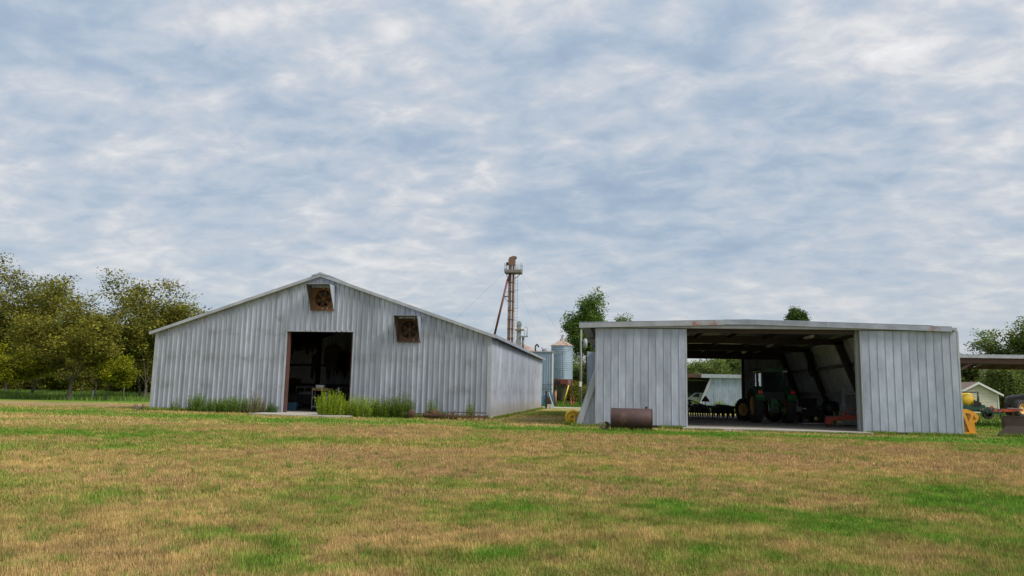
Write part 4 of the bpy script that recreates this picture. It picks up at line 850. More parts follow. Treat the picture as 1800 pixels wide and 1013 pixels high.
# ------------------------------------------------------------------ in front of and beside the shed
tk = empty('fuel_tank', (.62, 31.9, 0), R(-2), 'rusty brown cylindrical steel tank lying before the left sliding door', 'tank')
n = 36; prof = [(-.86, .001), (-.86, .40), (-.84, .445), (-.80, .46), (.80, .46), (.84, .445), (.86, .40), (.86, .001)]
MB().lathe(prof, (0, 0, .445), 'X', 40).build('shell', TANK, tk)
for x in (-.82, .82): MB().lathe([(x - .015, .455), (x - .015, .468), (x + .015, .468), (x + .015, .455)], (0, 0, .445), 'X', 40).build('rim_band', TANK, tk)
MB().lathe([(-.005, .461), (0, .466), (.005, .461)], (0, 0, .445), 'X', 40).build('weld_seam', TANK, tk)
MB().tube((.60, 0, .89), (.60, 0, .965), .045, .045, 10).tube((.60, 0, .965), (.60, 0, .99), .065, .065, 10).build('filler_cap', BLACK, tk)
cv = empty('culvert_pipe', (-.52, 32.35, 0), R(14), 'short pale pipe lying open ended beside the rusty tank', 'pipe')
MB().lathe([(-.35, .135), (-.35, .165), (.35, .165), (.35, .135), (-.35, .135)], (0, 0, .16), 'Y', 28).build('shell', pm('pale_pipe', (.36, .30, .22), (.24, .19, .14), 5, (1, 1, 1), .8), cv)
MB().lathe([(-.37, .16), (-.37, .175), (-.31, .175), (-.31, .16), (-.37, .16)], (0, 0, .16), 'Y', 28).build('collar', MATS['pale_pipe'], cv)
yw = empty('yellow_wheel_rim', (-2.12, 36.4, 0), R(8), 'bare yellow steel wheel rim leaning by the slanted shed wall', 'wheel rim')
TL = Matrix.Translation((0, 0, .02)) @ Matrix.Rotation(R(12), 4, 'X')
def leanlathe(prof, name, mat, n=32):
    m = MB(); m.lathe(prof, (0, 0, .33), 'Y', n); m.v = [TL @ v for v in m.v]; m.build(name, mat, yw)
leanlathe([(-.13, .30), (-.15, .33), (-.13, .335), (-.10, .30), (0, .275), (.10, .30), (.13, .335), (.15, .33), (.13, .30), (.02, .255), (-.13, .30)], 'barrel', YELLOW)
leanlathe([(-.02, .26), (-.05, .20), (-.07, .14), (-.07, .06), (-.05, .06), (-.05, .14), (-.03, .19), (0, .255)], 'disc', YELLOW)
for k in range(6):
    m = MB(); t = 2 * math.pi * k / 6; m.tube((.1 * math.cos(t), -.072, .33 + .1 * math.sin(t)), (.1 * math.cos(t), -.09, .33 + .1 * math.sin(t)), .014, .014, 6); m.v = [TL @ v for v in m.v]; m.build('bolt_hole', BLACK, yw)
simple('yellow_stub_post', MB().tube((-1.98, 35.95, -.05), (-1.98, 35.95, .26), .035, .035, 8).box(-2.04, -1.92, 35.89, 36.01, .26, .28), YELLOW, 'short yellow stub post at the foot of the slanted shed wall', 'post')
lg = empty('dark_log', (-1.75, 39.0, .0), R(20), 'dark rotten log lying behind the yellow wheel rim', 'log')
MB().tube((-.6, 0, .16), (.5, 0, .26), .17, .14, 12).build('trunk', BARK, lg); MB().tube((.1, 0, .25), (.3, .1, .55), .06, .04, 8).build('stub', BARK, lg)
br = empty('yellow_ripper_bracket', (16.25, 37.9, 0), R(6), 'orange-yellow steel bracket with triangular hole standing beside the right door', 'bracket')
out = [(-.42, 1.10), (-.30, 1.14), (.22, .98), (.36, .88), (.40, .74), (.30, .60), (.18, .56), (.22, .06), (.06, .02), (-.02, .10), (-.04, .56)]
# outline with a hole: two plates joined round the opening
def holed(outer, inner, y0, y1):
    vs = [(a, y0, c) for a, c in outer] + [(a, y0, c) for a, c in inner]; k = len(outer); n2 = len(vs)
    vs += [(a, y1, c) for a, c in outer] + [(a, y1, c) for a, c in inner]; fs = []
    for i in range(k):
        j = (i + 1) % k; fs += [(i, j, k + j, k + i), (n2 + i, n2 + k + i, n2 + k + j, n2 + j), (i, n2 + i, n2 + j, j), (k + i, k + j, n2 + k + j, n2 + k + i)]
    return vs, fs
o8 = [(-.42, 1.10), (-.10, 1.12), (.22, 1.0), (.40, .82), (.36, .62), (.20, .50), (.22, .06), (-.12, .04)]
i8 = [(-.20, .94), (-.10, .94), (.00, .92), (.06, .84), (.04, .76), (-.02, .64), (-.05, .56), (-.09, .58)]
vs, fs = holed(o8, i8, -.10, .10); MB().add(vs, fs).build('plate', ORANGE, br)
MB().box(-.42, .24, -.2, .2, .0, .07).build('foot', ORANGE, br); MB().bar((-.42, -.14, 1.0), (-.12, -.16, .07), .05, .05).build('strut', RUST, br)
MB().tube((.28, -.14, .80), (.28, .14, .80), .09, .09, 14).build('pivot', ORANGE, br)
BUCKET = pm('brown_bucket_steel', (.07, .04, .028), (.04, .026, .021), 2.5, (1, 1, 1), .7, .1, .1, .05)
bk = empty('loader_bucket', (18.1, 36.6, 0), R(-4), 'big rust brown loader bucket standing on edge on the grass', 'bucket')
sec = [(-.62, .0), (-.30, .02), (-.10, .22), (-.02, .50), (-.06, .80), (-.12, .86)]
vs, fs = [], []
for k, x in enumerate((-.88, 1.05)):
    fl_ = [(-.55, .0), (-.30, .30), (-.20, .55), (-.24, .84), (.30, .84), (.38, .45), (.28, .12), (.12, 0)]
    MB().prism(fl_, *sorted((x, x + .04)), 'YZ').build('end_plate', BUCKET, bk)
sk = [(-.55, .0), (.12, 0), (.28, .12), (.38, .45), (.30, .84)]
for (a, c_), (e, g_) in zip(sk, sk[1:]): MB().bar((.09, a, c_ + .0), (.09, e, g_), 1.88, .03).build('shell_plate', BUCKET, bk)
vs = []
for x, y, z in [(-1.35, -.62, .0), (1.05, -.62, .0), (1.05, -.28, .84), (-1.12, -.28, .84), (-1.22, -.36, .45), (1.05, -.36, .45)]: vs.append((x, y, z))
fr = MB().add([(-1.46, -.48, -.02), (1.05, -.48, -.02), (1.05, -.40, .45), (-1.00, -.40, .45), (1.05, -.42, .86), (-1.12, -.42, .86)] + [(-1.46, -.44, -.02), (1.05, -.44, -.02), (1.05, -.36, .45), (-1.00, -.36, .45), (1.05, -.38, .86), (-1.12, -.38, .86)],
    [(0, 1, 2, 3), (3, 2, 4, 5), (7, 6, 9, 8), (8, 9, 11, 10), (0, 3, 9, 6), (3, 5, 11, 9), (5, 4, 10, 11), (1, 7, 8, 2), (2, 8, 10, 4), (0, 6, 7, 1)]).build('front_plate', BUCKET, bk)
MB().box(-1.11, 1.05, -.435, -.345, .862, .89).build('lip', BUCKET, bk)

# ------------------------------------------------------------------ grain handling plant behind the barn
TGREY = pm('tower_grey_steel', (.20, .185, .165), (.14, .125, .11), 3, (1, 1, 1), .7)
tw = empty('grain_elevator', (-12.3, 88.0, 0), 0, 'tall rusty grain elevator leg with railed platform behind the barn', 'elevator')
MB().box(-.62, -.30, -.22, .22, 0, 16.6).build('casing', RUSTY_STEEL, tw); MB().box(-.16, .06, -.2, .2, 0, 16.6).build('casing', RUSTY_STEEL, tw)
for k in range(14): MB().box(-.66, .10, -.26, .26, 1.0 + k * 1.12, 1.08 + k * 1.12).build('flange', RUSTY_STEEL, tw)
MB().prism([(-.66, 16.6), (.14, 16.6), (.14, 17.35), (.30, 17.45), (.28, 17.62), (-.10, 17.66), (-.55, 17.5), (-.66, 17.2)], -.35, .35, 'XZ').build('head', RUSTY_STEEL, tw)
MB().tube((-.95, 0, 16.75), (-.62, 0, 16.75), .2, .2, 12).build('motor', DARKSTEEL, tw)
pf = MB().box(-1.05, .95, -.7, -.27, 15.55, 15.63).box(-1.05, .95, .27, .7, 15.55, 15.63).box(-1.05, -.67, -.27, .27, 15.55, 15.63).box(.11, .95, -.27, .27, 15.55, 15.63).build('platform', TGREY, tw)
MB().box(-1.05, .95, -.72, -.70, 15.63, 15.95).box(-1.07, -1.05, -.7, .7, 15.63, 15.95).box(.95, .97, -.7, .7, 15.63, 15.95).build('toe_board', TGREY, pf)
for x in (-1.03, -.4, .3, .93):
    for y in (-.68, .68): MB().bar((x, y, 15.63), (x, y, 16.75 if abs(x) > .9 else 16.5), .045).build('rail_post', TGREY, pf)
for z in (16.1, 16.5): MB().path([(-1.03, -.68, z), (.93, -.68, z), (.93, .68, z), (-1.03, .68, z), (-1.03, -.68, z)], .022).build('rail', TGREY, pf)
for s in (-1, 1): MB().bar((.1 if s > 0 else -.66, 0, 14.9), (.85 * s - (.1 if s < 0 else 0), 0, 15.54), .06).build('platform_brace', RUST, tw)
p2 = MB().box(-1.15, -.67, -.35, .35, 12.75, 12.81).build('rest_platform', TGREY, tw)
for x in (-1.12, -.72): MB().bar((x, -.33, 12.81), (x, -.33, 13.3), .04).build('rail_post', TGREY, p2)
MB().bar((-1.12, -.33, 13.3), (-.72, -.33, 13.3), .035).bar((-1.1, 0, 12.74), (-.67, 0, 12.1), .05).build('rail', TGREY, p2)
ld = MB(); ld.bar((.22, -.25, 0.3), (.22, -.25, 15.5), .035); ld.bar((.52, -.25, .3), (.52, -.25, 15.5), .035); lad = ld.build('ladder', TGREY, tw)
for k in range(40): MB().tube((.22, -.25, .6 + k * .37), (.52, -.25, .6 + k * .37), .014, .014, 5).build('rung', TGREY, lad)
for k in range(5): MB().path([(.2, -.27, 5 + k * 2.1), (.1, -.75, 5 + k * 2.1), (.65, -.75, 5 + k * 2.1), (.54, -.27, 5 + k * 2.1)], .018).build('cage_hoop', TGREY, lad)
MB().path([(-.40, -.3, 15.5), (-.72, -.4, 14.6), (-2.06, -.6, 8.2), (-2.75, -.7, 5.0)], .13, 10).build('spout_pipe', pm('dark_red_pipe', (.16, .05, .04), (.10, .04, .035), 3, (1, 1, 1), .6), tw)
for k, (a, c_) in enumerate((((.9, -.6, 15.6), (11.0, 3, .0)), ((.9, .6, 12.8), (6.2, 8, .0)), ((-1.0, -.6, 15.6), (-16, -4, .0)), ((-1.0, .6, 12.8), (-9, 14, .0)))): MB().tube(a, c_, .006, .006, 4).build('guy_wire', DARKSTEEL, tw)
l2 = empty('short_grain_leg', (-12.4, 95.0, 0), 0, 'short grey grain leg with small railed landing beside the rusty tower', 'elevator')
MB().box(-.3, .2, -.25, .25, 0, 9.9).build('casing', GREYP, l2); MB().prism([(-.35, 9.9), (.28, 9.9), (.28, 10.2), (.12, 10.45), (-.2, 10.45), (-.35, 10.2)], -.3, .3, 'XZ').build('head', GREYP, l2)
MB().box(-.55, .55, -.4, .4, 9.25, 9.42).build('drive_guard', pm('ochre_paint', (.28, .20, .09), None, 3), l2); MB().tube((.5, 0, 7.0), (.5, 0, 8.4), .16, .16, 10).build('vent_stack', GREYP, l2)
pf = MB().box(.2, 1.1, -.4, .4, 8.45, 8.55).build('landing', GREYP, l2)
MB().path([(.3, -.38, 8.55), (.95, -.38, 8.55), (1.05, -.38, 9.6), (.75, -.38, 9.75), (.7, -.38, 8.6)], .03).path([(.3, .38, 8.55), (.95, .38, 8.55), (1.05, .38, 9.6), (.75, .38, 9.75)], .03).path([(1.05, -.38, 9.6), (1.05, .38, 9.6)], .03).build('rail', GREYP, pf)
CONE = pm('striped_rust_roof', (.48, .42, .37), (.26, .12, .065), 2.2, (1, 1, 1), .65, .15, 0, .12, .2, (.24, .09, .045), rscale=.8)
BINW = pm('bin_sheet', (.33, .42, .52), (.25, .31, .38), 1.0, (1, 1, .6), .4, .35, .02, .06, .14, (.30, .27, .25), rscale=.7)
def bin_wall(parent, r, z0, z1, rows, cols=12):
    for i in range(rows):
        a, c_ = z0 + (z1 - z0) * i / rows, z0 + (z1 - z0) * (i + 1) / rows
        for k in range(cols):
            vs, fs = [], []; na, nz = 4, 16
            for j in range(nz + 1):
                zz = a + (c_ - a) * j / nz; rr_ = r + .012 * math.sin(j * math.pi / 2) + (.006 if i % 2 else 0)
                for q in range(na + 1): t = 2 * math.pi * (k + q / na + (.5 if i % 2 else 0)) / cols; vs.append((rr_ * math.cos(t), rr_ * math.sin(t), zz))
            for j in range(nz):
                for q in range(na): fs.append((j * (na + 1) + q, j * (na + 1) + q + 1, (j + 1) * (na + 1) + q + 1, (j + 1) * (na + 1) + q))
            MB().add(vs, fs, True).build('wall_sheet', BINW, parent)
def cone_roof(parent, r, z0, z1, n=18, mat=None):
    for k in range(n):
        t0, t1 = 2 * math.pi * k / n, 2 * math.pi * (k + 1) / n; r0 = .3
        P = lambda t, r_, z: (r_ * math.cos(t), r_ * math.sin(t), z)
        e = (t1 - t0) * .14
        vs = [P(t0, r, z0), P(t0 + e, r, z0 + .05), P(t1 - e * .4, r, z0 + .02), P(t1, r, z0), P(t0, r0, z1), P(t0 + e, r0, z1 + .05), P(t1 - e * .4, r0, z1 + .02), P(t1, r0, z1)]
        MB().add(vs, [(0, 1, 5, 4), (1, 2, 6, 5), (2, 3, 7, 6)]).build('roof_sheet', mat or CONE, parent)
g1 = empty('round_grain_bin', (-13.2, 100.0, 0), 0, 'round grain bin with rust striped cone roof behind the barn', 'grain bin')
bin_wall(g1, 2.75, .1, 6.85, 6); cone_roof(g1, 2.95, 6.8, 8.05, 22); MB().lathe([(8.0, .34), (8.3, .34), (8.36, .25), (8.36, .001)], axis='Z', n=16).build('roof_cap', GREYP, g1); MB().lathe([(0, .001), (0, 2.9), (.1, 2.9), (.1, .001)], axis='Z', n=30).build('base', CONC, g1)
DRUST = pm('dark_skirt_rust', (.11, .045, .03), (.06, .03, .025), 2, (1, 1, 1), .8)
g2 = empty('hopper_bin', (-6.68, 92.0, 0), 0, 'blue-grey hopper grain bin on rusty legs beside the lane', 'grain bin')
bin_wall(g2, 1.33, 3.1, 7.15, 4, 10); cone_roof(g2, 1.45, 7.12, 7.78, 14)
MB().lathe([(7.74, .30), (7.95, .30), (8.0, .22), (8.0, .001)], axis='Z', n=14).build('roof_cap', GREYP, g2); MB().bar((-.1, 0, 7.95), (.12, 0, 8.55), .32, .22).build('vent_hood', GREYP, g2)
MB().lathe([(2.3, 1.32), (3.12, 1.345), (3.12, 1.30)], axis='Z', n=30).build('skirt', DRUST, g2)
MB().lathe([(.55, .22), (.7, .25), (2.55, 1.28)], axis='Z', n=30).build('hopper', pm('dark_hopper', (.13, .125, .13), (.085, .07, .06), 2, (1, 1, .5), .6, .2), g2)
MB().tube((-.35, -1.30, 2.75), (-.35, -1.38, 2.75), .22, .22, 16).build('port', BLACK, g2); MB().box(-.05, .85, -1.40, -1.2, 2.5, 3.0).build('access_panel', pm('red_brown_panel', (.17, .04, .03), None, 3), g2)
for k in range(8):
    t = 2 * math.pi * (k + .5) / 8; MB().bar((1.36 * math.cos(t), 1.36 * math.sin(t), 0), (1.36 * math.cos(t), 1.36 * math.sin(t), 3.05), .09).build('leg', RUST, g2)
MB().tube((.2, -1.5, 7.0), (.2, -1.5, 3.2), .02, .02, 5).build('level_cable', DARKSTEEL, g2)
dr = empty('grain_dryer', (-8.55, 86.6, 0), 0, 'tall blue-grey box dryer with pale corner trim behind the barn', 'dryer')
for k in range(5):
    vs, fs = sheet(sheet_profile(.52, .26, .05), -1.35 + k * .52, lambda a: 1.1, lambda a: 6.0, (), lambda a, p, z: (a, -.8 - p, z)); MB().add(vs, fs).build('front_sheet', BINW, dr)
MB().box(-1.35, 1.25, -.79, .9, .1, 6.0).build('body', BINW, dr); MB().box(1.20, 1.33, -.86, -.7, .6, 6.02).build('corner_trim', WHITE, dr); MB().box(-1.4, 1.4, -.92, 1.0, 6.03, 6.15).build('roof', GREYP, dr)
MB().lathe([(6.15, .5), (6.35, .48), (6.5, .3), (6.55, .001)], (.45, 0, 0), 'Z', 18).build('dome', GREYP, dr)
MB().path([(-.75, -.8, 6.1), (-.75, -.8, 6.75), (-.55, -.85, 6.95), (-.35, -.85, 6.6)], .09, 8).tube((.1, -.8, 6.1), (.0, -.8, 6.6), .05, .05, 6).build('pipe', DARKSTEEL, dr)
for z in (1.7, 2.2): MB().path([(-1.3, -.95, z), (1.3, -.95, z + .2)], .03).build('conduit', DARKSTEEL, dr)
fb = empty('dryer_fan', (-7.65, 85.0, 0), 0, 'blue boxed blower with rusty round intake at the foot of the dryer', 'fan')
MB().prism([(-.62, 0), (.62, 0), (.62, 1.0), (.45, 1.12), (-.45, 1.12), (-.62, 1.0)], -.3, .45, 'XZ').build('housing', BLUE, fb); MB().lathe([(-.36, .30), (-.36, .40), (-.30, .40)], (.05, 0, .60), 'Y', 24).build('intake_ring', RUST, fb)
MB().lathe([(-.345, .001), (-.345, .12), (-.32, .30), (-.31, .33)], (.05, 0, .60), 'Y', 20).build('intake', pm('dark_rust', (.07, .03, .022), None, 5), fb)
simple('orange_pipe', MB().tube((-6.9, 85.6, 0), (-6.9, 85.6, 1.65), .13, .13, 12).tube((-6.9, 85.6, 1.65), (-6.9, 85.6, 1.72), .16, .16, 12), pm('orange_rust_pipe', (.42, .17, .07), (.28, .11, .05), 3), 'upright orange pipe beside the blue blower', 'pipe')
simple('yellow_auger_tube', MB().tube((-6.25, 88.6, .02), (-5.6, 88.6, 2.35), .075, .075, 10).box(-6.33, -6.15, 88.5, 88.7, -.02, .1), YELLOW, 'slim yellow auger tube leaning under the hopper bin', 'auger')
for k, (x, y) in enumerate(((-4.95, 87.8), (-5.3, 88.2))):
    o = empty('red_jack_stand', (x, y, 0), k, 'small red jack stand on the gravel by the hopper bin', 'stand', 'red jack stands')
    for a in range(3): MB().bar((.22 * math.cos(a * 2.1), .22 * math.sin(a * 2.1), 0), (0, 0, .62), .05).build('leg', RED, o)
    MB().tube((0, 0, .55), (0, 0, .95), .035, .035, 8).build('post', RED, o)
gs = empty('gate_post', (-6.45, 69.4, 0), 0, 'dark gate post with leaning brace at the rear barn corner', 'post')
MB().box(-.08, .08, -.08, .08, -.1, 1.6).build('post', DARKSTEEL, gs); MB().bar((.75, -.3, .02), (.22, 0, 1.5), .12, .05).build('brace', GREYP, gs); MB().box(.15, .55, -.1, .1, 0, .4).build('white_block', WHITE, gs)
pw = empty('utility_pole', (-4.07, 86.0, 0), 0, 'weathered wooden utility pole with grey transformer can', 'pole')
MB().tube((0, 0, -.3), (0, 0, 8.7), .17, .12, 12).build('shaft', POLEW, pw)
tf = MB().lathe([(6.6, .001), (6.6, .24), (7.55, .24), (7.65, .12), (7.65, .001)], (.48, 0, 0), 'Z', 16).build('transformer', GREYP, pw); MB().bar((.1, 0, 7.1), (.26, 0, 7.1), .08).build('bracket', DARKSTEEL, tf)
MB().box(-.12, .12, -.30, -.16, 2.2, 2.75).build('meter_box', WHITE, pw); MB().tube((.02, -.2, 2.75), (.02, -.17, 7.0), .03, .03, 6).build('conduit', GREYP, pw)
def wire(a, b_, sag, label, r_=.014):
    a, b_ = Vector(a), Vector(b_); pts = [a.lerp(b_, t) - Vector((0, 0, sag * 4 * t * (1 - t))) for t in np.linspace(0, 1, 12)]
    o = empty('power_line', a, 0, label, 'wire', 'wires from the utility pole'); MB(a).path(pts, r_, 4).build('cable', BLACK, o)
wire((-3.9, 86, 8.2), (-7.4, 86.2, 5.6), .5, 'thin black wire sagging from the utility pole to the dryer'); wire((-3.9, 86, 7.8), (-8.9, 86.0, 5.9), 1.1, 'lower thin black wire looping from the utility pole to the dryer')
wire((-4.1, 86.1, 8.4), (-6.4, 92.0, 7.5), .3, 'thin black wire from the utility pole to the hopper bin')

# ------------------------------------------------------------------ far shed and pickup
fs_ = empty('far_shed', (20.0, 110.0, 0), 0, 'far blue-grey metal shed with slanted end post and open bay', 'shed'); FO = (20, 110, 0)
for k in range(14):
    a0 = 12.0 + k * .9
    vs, fs = sheet(sheet_profile(.9, .3, .03), a0, lambda a: .05, lambda a: min(4.0, max(.1, (a - 11.75) / .40)), (), lambda a, p, z: (a, 110 - p, z))
    MB(FO).add(vs, fs).build('wall_sheet', GALV_DOOR, fs_)
MB(FO).prism([(11.45, .0), (11.85, .0), (13.55, 4.0), (13.15, 4.0)], 109.80, 109.94, 'XZ').build('slanted_post', TRIM, fs_)
for k in range(5): MB(FO).box(8.6 + k * 3.3, 8.6 + (k + 1) * 3.3, 109.5 - .004 * (k % 2), 109.6, 4.0, 4.5).build('fascia', TRIM if k else RUST, fs_)
MB(FO).prism([(8.4, 4.46), (25.2, 4.46), (25.2, 4.52), (8.4, 4.52)], 109.6, 124, 'XZ').build('roof', GALV_OLD, fs_)
MB(FO).box(8.6, 25.0, 123.7, 123.8, 0, 4.45).build('rear_wall', DARKSTEEL, fs_); MB(FO).box(8.9, 9.15, 109.7, 109.95, 0, 4.0).build('bay_post', PRIMER, fs_)
MB(FO).bar((9.05, 109.8, 2.4), (10.1, 109.8, 3.98), .2).build('knee_brace', PRIMER, fs_); MB(FO).box(9.2, 13.0, 112.0, 112.15, 3.55, 3.75).build('beam', WOOD, fs_)
pk = empty('pickup_truck', (11.75, 113.6, 0), 0, 'white pickup truck nosed into the open bay of the far shed', 'pickup')
MB().prism([(-2.3, .45), (-2.35, .85), (-2.2, 1.12), (-1.05, 1.22), (-.35, 1.85), (1.0, 1.88), (1.15, 1.25), (2.9, 1.22), (2.9, .5)], -.92, .92, 'XZ').build('body', pm('tan_white_paint', (.62, .58, .52), (.55, .51, .46), 2, (1, 1, 1), .3), pk)
for s in (-1, 1):
    MB().prism([(-.85, 1.26), (-.32, 1.76), (.2, 1.78), (.2, 1.26)], *sorted((s * .921, s * .935)), 'XZ').build('door_window', BLACK, pk)
    MB().box(-.95, -.78, *sorted((s * .93, s * 1.08)), 1.22, 1.42).build('mirror', WHITE, pk)
    for x in (-1.45, 1.9):
        w_ = MB().lathe([(s * .70, .22), (s * .70, .40), (s * .76, .42), (s * .96, .42), (s * 1.0, .38), (s * .98, .25)], (x, 0, .42), 'Y', 24).build('tyre', RUBBER, pk); MB().lathe([(s * .97, .25), (s * .90, .2), (s * .93, .05), (s * .93, .001)], (x, 0, .42), 'Y', 16).build('rim', GREYP, w_)
    MB().box(-2.37, -2.15, *sorted((s * .55, s * .85)), .85, 1.02).build('headlight', LAMP_CLEAR, pk)
MB().box(-2.42, -2.2, -.9, .9, .42, .62).build('bumper', GREYP, pk)
gi = empty('green_implement', (10.6, 119.0, 0), 0, 'dark green farm implement at the back of the far shed', 'implement')
MB().box(-1.6, 1.2, -.5, .5, 1.2, 1.75).build('hopper', GREEN, gi); MB().bar((-1.6, 0, 1.1), (1.2, 0, 1.1), .15).build('frame', GREEN, gi)
for x in (-1.3, .9):
    MB().lathe([(-.15, .3), (-.15, .5), (.15, .5), (.15, .3)], (x, -.6, .5), 'Y', 20).build('wheel', RUBBER, gi); MB().bar((x, -.4, .5), (x, -.2, 1.2), .1).build('strut', GREEN, gi)
weed(11.0, 108.6, .5, .4, 1.1, 40, WY, 'yellow-green weeds before the far shed bay', seed=21); weed(14.4, 109.0, .9, .4, 1.0, 60, WY, 'yellow-green weeds along the far shed wall', seed=22); weed(17.0, 109.0, .7, .4, .9, 50, WY, 'pale green weeds further along the far shed wall', seed=23)

# ------------------------------------------------------------------ canopy, house and machines on the right
cp = empty('open_canopy', (22.0, 48.0, 0), 0, 'open pole canopy with white ribbed roof edge and brown beam', 'canopy'); CO = (22, 48, 0)
for k in range(12):
    x0 = 19.2 + k * .92; pf = sheet_profile(.92, .31, .04); A = [(x0 + p[0], p[1]) for p in pf]; vs = []
    for x, p in A: vs += [(x, 47.6, 4.22 + p), (x, 56.5, 4.48 + p), (x, 47.6, 4.20 + p), (x, 56.5, 4.46 + p)]
    fs = [f for j in range(len(A) - 1) for f in ((4 * j, 4 * j + 4, 4 * j + 5, 4 * j + 1), (4 * j + 2, 4 * j + 3, 4 * j + 7, 4 * j + 6), (4 * j, 4 * j + 2, 4 * j + 6, 4 * j + 4))]
    MB(CO).add(vs, fs).build('roof_sheet', TRIM, cp)
for k in range(4): MB(CO).box(19.2 + k * 2.75, 19.2 + (k + 1) * 2.75, 47.55 - .004 * (k % 2), 47.59, 4.03, 4.20).build('roof_edge', TRIM, cp)
MB(CO).box(19.3, 30.0, 47.75, 47.95, 3.72, 4.17).build('front_beam', PRIMER, cp); MB(CO).box(19.3, 30.0, 56.0, 56.2, 3.72, 4.25).build('rear_beam', PRIMER, cp)
for k in range(9): MB(CO).box(19.5 + k * 1.25, 19.62 + k * 1.25, 47.96, 55.98, 3.86, 4.18).build('rafter', PRIMER, cp)
for x in (19.6, 28.5):
    for y in (47.85, 56.1): MB(CO).box(x - .13, x + .13, y - .09, y + .09, -.1, 3.72).build('post', PRIMER, cp)
    MB(CO).bar((x + .05, 47.85, 3.0), (x + 1.3, 47.85, 3.75), .12, .14).build('knee_brace', PRIMER, cp)
MB(CO).tube((20.9, 47.7, 3.5), (22.4, 50.0, 3.8), .03, .03, 6).build('strut', GREYP, cp)
ho = empty('small_house', (44.3, 100.0, 0), 0, 'small cream sided house with brown roof and white gable trim', 'house'); HO = (44.3, 100, 0)
HX0, HX1, HP, HE = 41.9, 46.35, 3.75, 2.55
hz = lambda x: HE + (HP - HE) * (1 - abs(x - 44.12) / 2.23)
MB(HO).prism([(HX0, 0), (HX1, 0), (HX1, HE), (44.12, HP - .05), (HX0, HE)], 100.05, 109, 'XZ').build('wall', CREAM, ho)
for k in range(19):
    z0 = .1 + k * .185; z1 = z0 + .185
    cut = lambda z: 0 if z <= HE else (z - HE) / (HP - HE) * 2.23
    if z1 > HP - .1: break
    a0, a1, b0, b1 = HX0 + cut(z0), HX1 - cut(z0), HX0 + cut(z1), HX1 - cut(z1)
    MB(HO).add([(a0, 99.98, z0), (a1, 99.98, z0), (b1, 100.03, z1), (b0, 100.03, z1), (a0, 100.045, z0), (a1, 100.045, z0)], [(0, 1, 2, 3), (0, 4, 5, 1)]).build('siding_board', CREAM, ho)
for s in (-1, 1):
    xe = 44.12 + s * 2.75; ze = HE - .28
    MB(HO).prism([(44.12, HP + .02), (xe, ze + .02), (xe, ze + .12), (44.12, HP + .14)][::-s], 99.7, 109.3, 'XZ').build('roof_slope', SHINGLE, ho)
    MB(HO).prism([(44.12, HP - .16), (xe, ze - .14), (xe, ze + .10), (44.12, HP + .10)][::-s], 99.6, 99.69, 'XZ').build('barge_board', WHITE, ho)
    MB(HO).box(*sorted((44.12 + s * 2.2, 44.12 + s * 2.32)), 99.93, 100.04, 0, HE - .05).build('corner_board', WHITE, ho)
sp = empty('field_sprayer', (30.2, 68.4, 0), R(5), 'dark green field sprayer with yellow tank and folded booms', 'sprayer')
MB().lathe([(-.75, .001), (-.75, .35), (-.6, .58), (.5, .58), (.65, .35), (.65, .001)], (-1.05, .3, 1.62), 'Y', 24).build('tank', YELLOW, sp); MB().tube((-1.05, .2, 2.2), (-1.05, .2, 2.3), .16, .16, 12).build('tank_lid', BLACK, sp)
for y in (-.3, .5): MB().bar((-1.6, y, .85), (1.6, y, .55), .12, .14).build('frame_rail', DGREEN, sp)
for p, q in (((-.45, -.5, .8), (-.30, -.5, 2.25)), ((-1.5, -.5, 2.2), (-.30, -.5, 2.25)), ((-.25, -.5, .7), (-.28, -.5, 1.9))): MB().bar(p, q, .08).build('mast', DGREEN, sp)
MB().prism([(-1.5, .75), (-.6, .75), (.2, .95), (.2, 1.2), (-.5, 1.25), (-1.5, 1.1)], -.55, -.35, 'XZ').build('valve_panel', DGREEN, sp)
for k in range(4): MB().bar((-.1 + .45 * k, -.45, .45), (-.02 + .45 * k, -.45, 1.15 - .12 * k), .09).build('boom_section', DGREEN, sp)
for z in (.62, .95): MB().bar((-.5, -.5, z + .2), (1.75, -.5, z - .15), .07).build('boom', DGREEN, sp)
for k in range(5): MB().box(-.7 + .12 * k, -.62 + .12 * k, -.62, -.5, 1.15, 1.6 - .05 * k).build('valve', BLACK, sp)
MB().box(-1.75, -1.5, -.5, .2, .75, 1.25).build('blue_box', BLUE, sp)
for x in (-1.2, 1.0): MB().lathe([(-.12, .3), (-.15, .45), (0, .5), (.15, .45), (.12, .3), (.1, .001)], (x, .6, .49), 'Y', 22).build('wheel', RUBBER, sp); MB().bar((x, .5, .49), (x, .5, .8), .1).build('axle_bracket', DGREEN, sp)
MB().bar((1.5, -.4, .02), (1.5, -.4, .55), .07).build('parking_stand', DGREEN, sp)
rp_ = empty('red_implement', (33.7, 73.2, 0), R(-4), 'faded red tillage implement beyond the green sprayer', 'implement')
MB().bar((-1.0, 0, .72), (2.0, 0, .82), .16, .18).build('toolbar', RED, rp_); MB().bar((-.8, .6, .62), (1.6, .6, .7), .12, .14).build('rear_bar', RED, rp_)
for x in (-.8, 0, .8, 1.6): MB().bar((x, 0, .75), (x, .6, .66), .1).build('link', RED, rp_); MB().bar((x, .6, .66), (x + .05, .7, .0), .06, .09).build('shank', RUST, rp_)
MB().prism([(-.5, .82), (-.1, .82), (-.25, 1.1), (-.4, 1.1)], -.06, .06, 'XZ').build('hitch', RED, rp_)
MB().bar((.9, -.1, .95), (2.2, -.1, .9), .05).build('cylinder', GREYP, rp_)

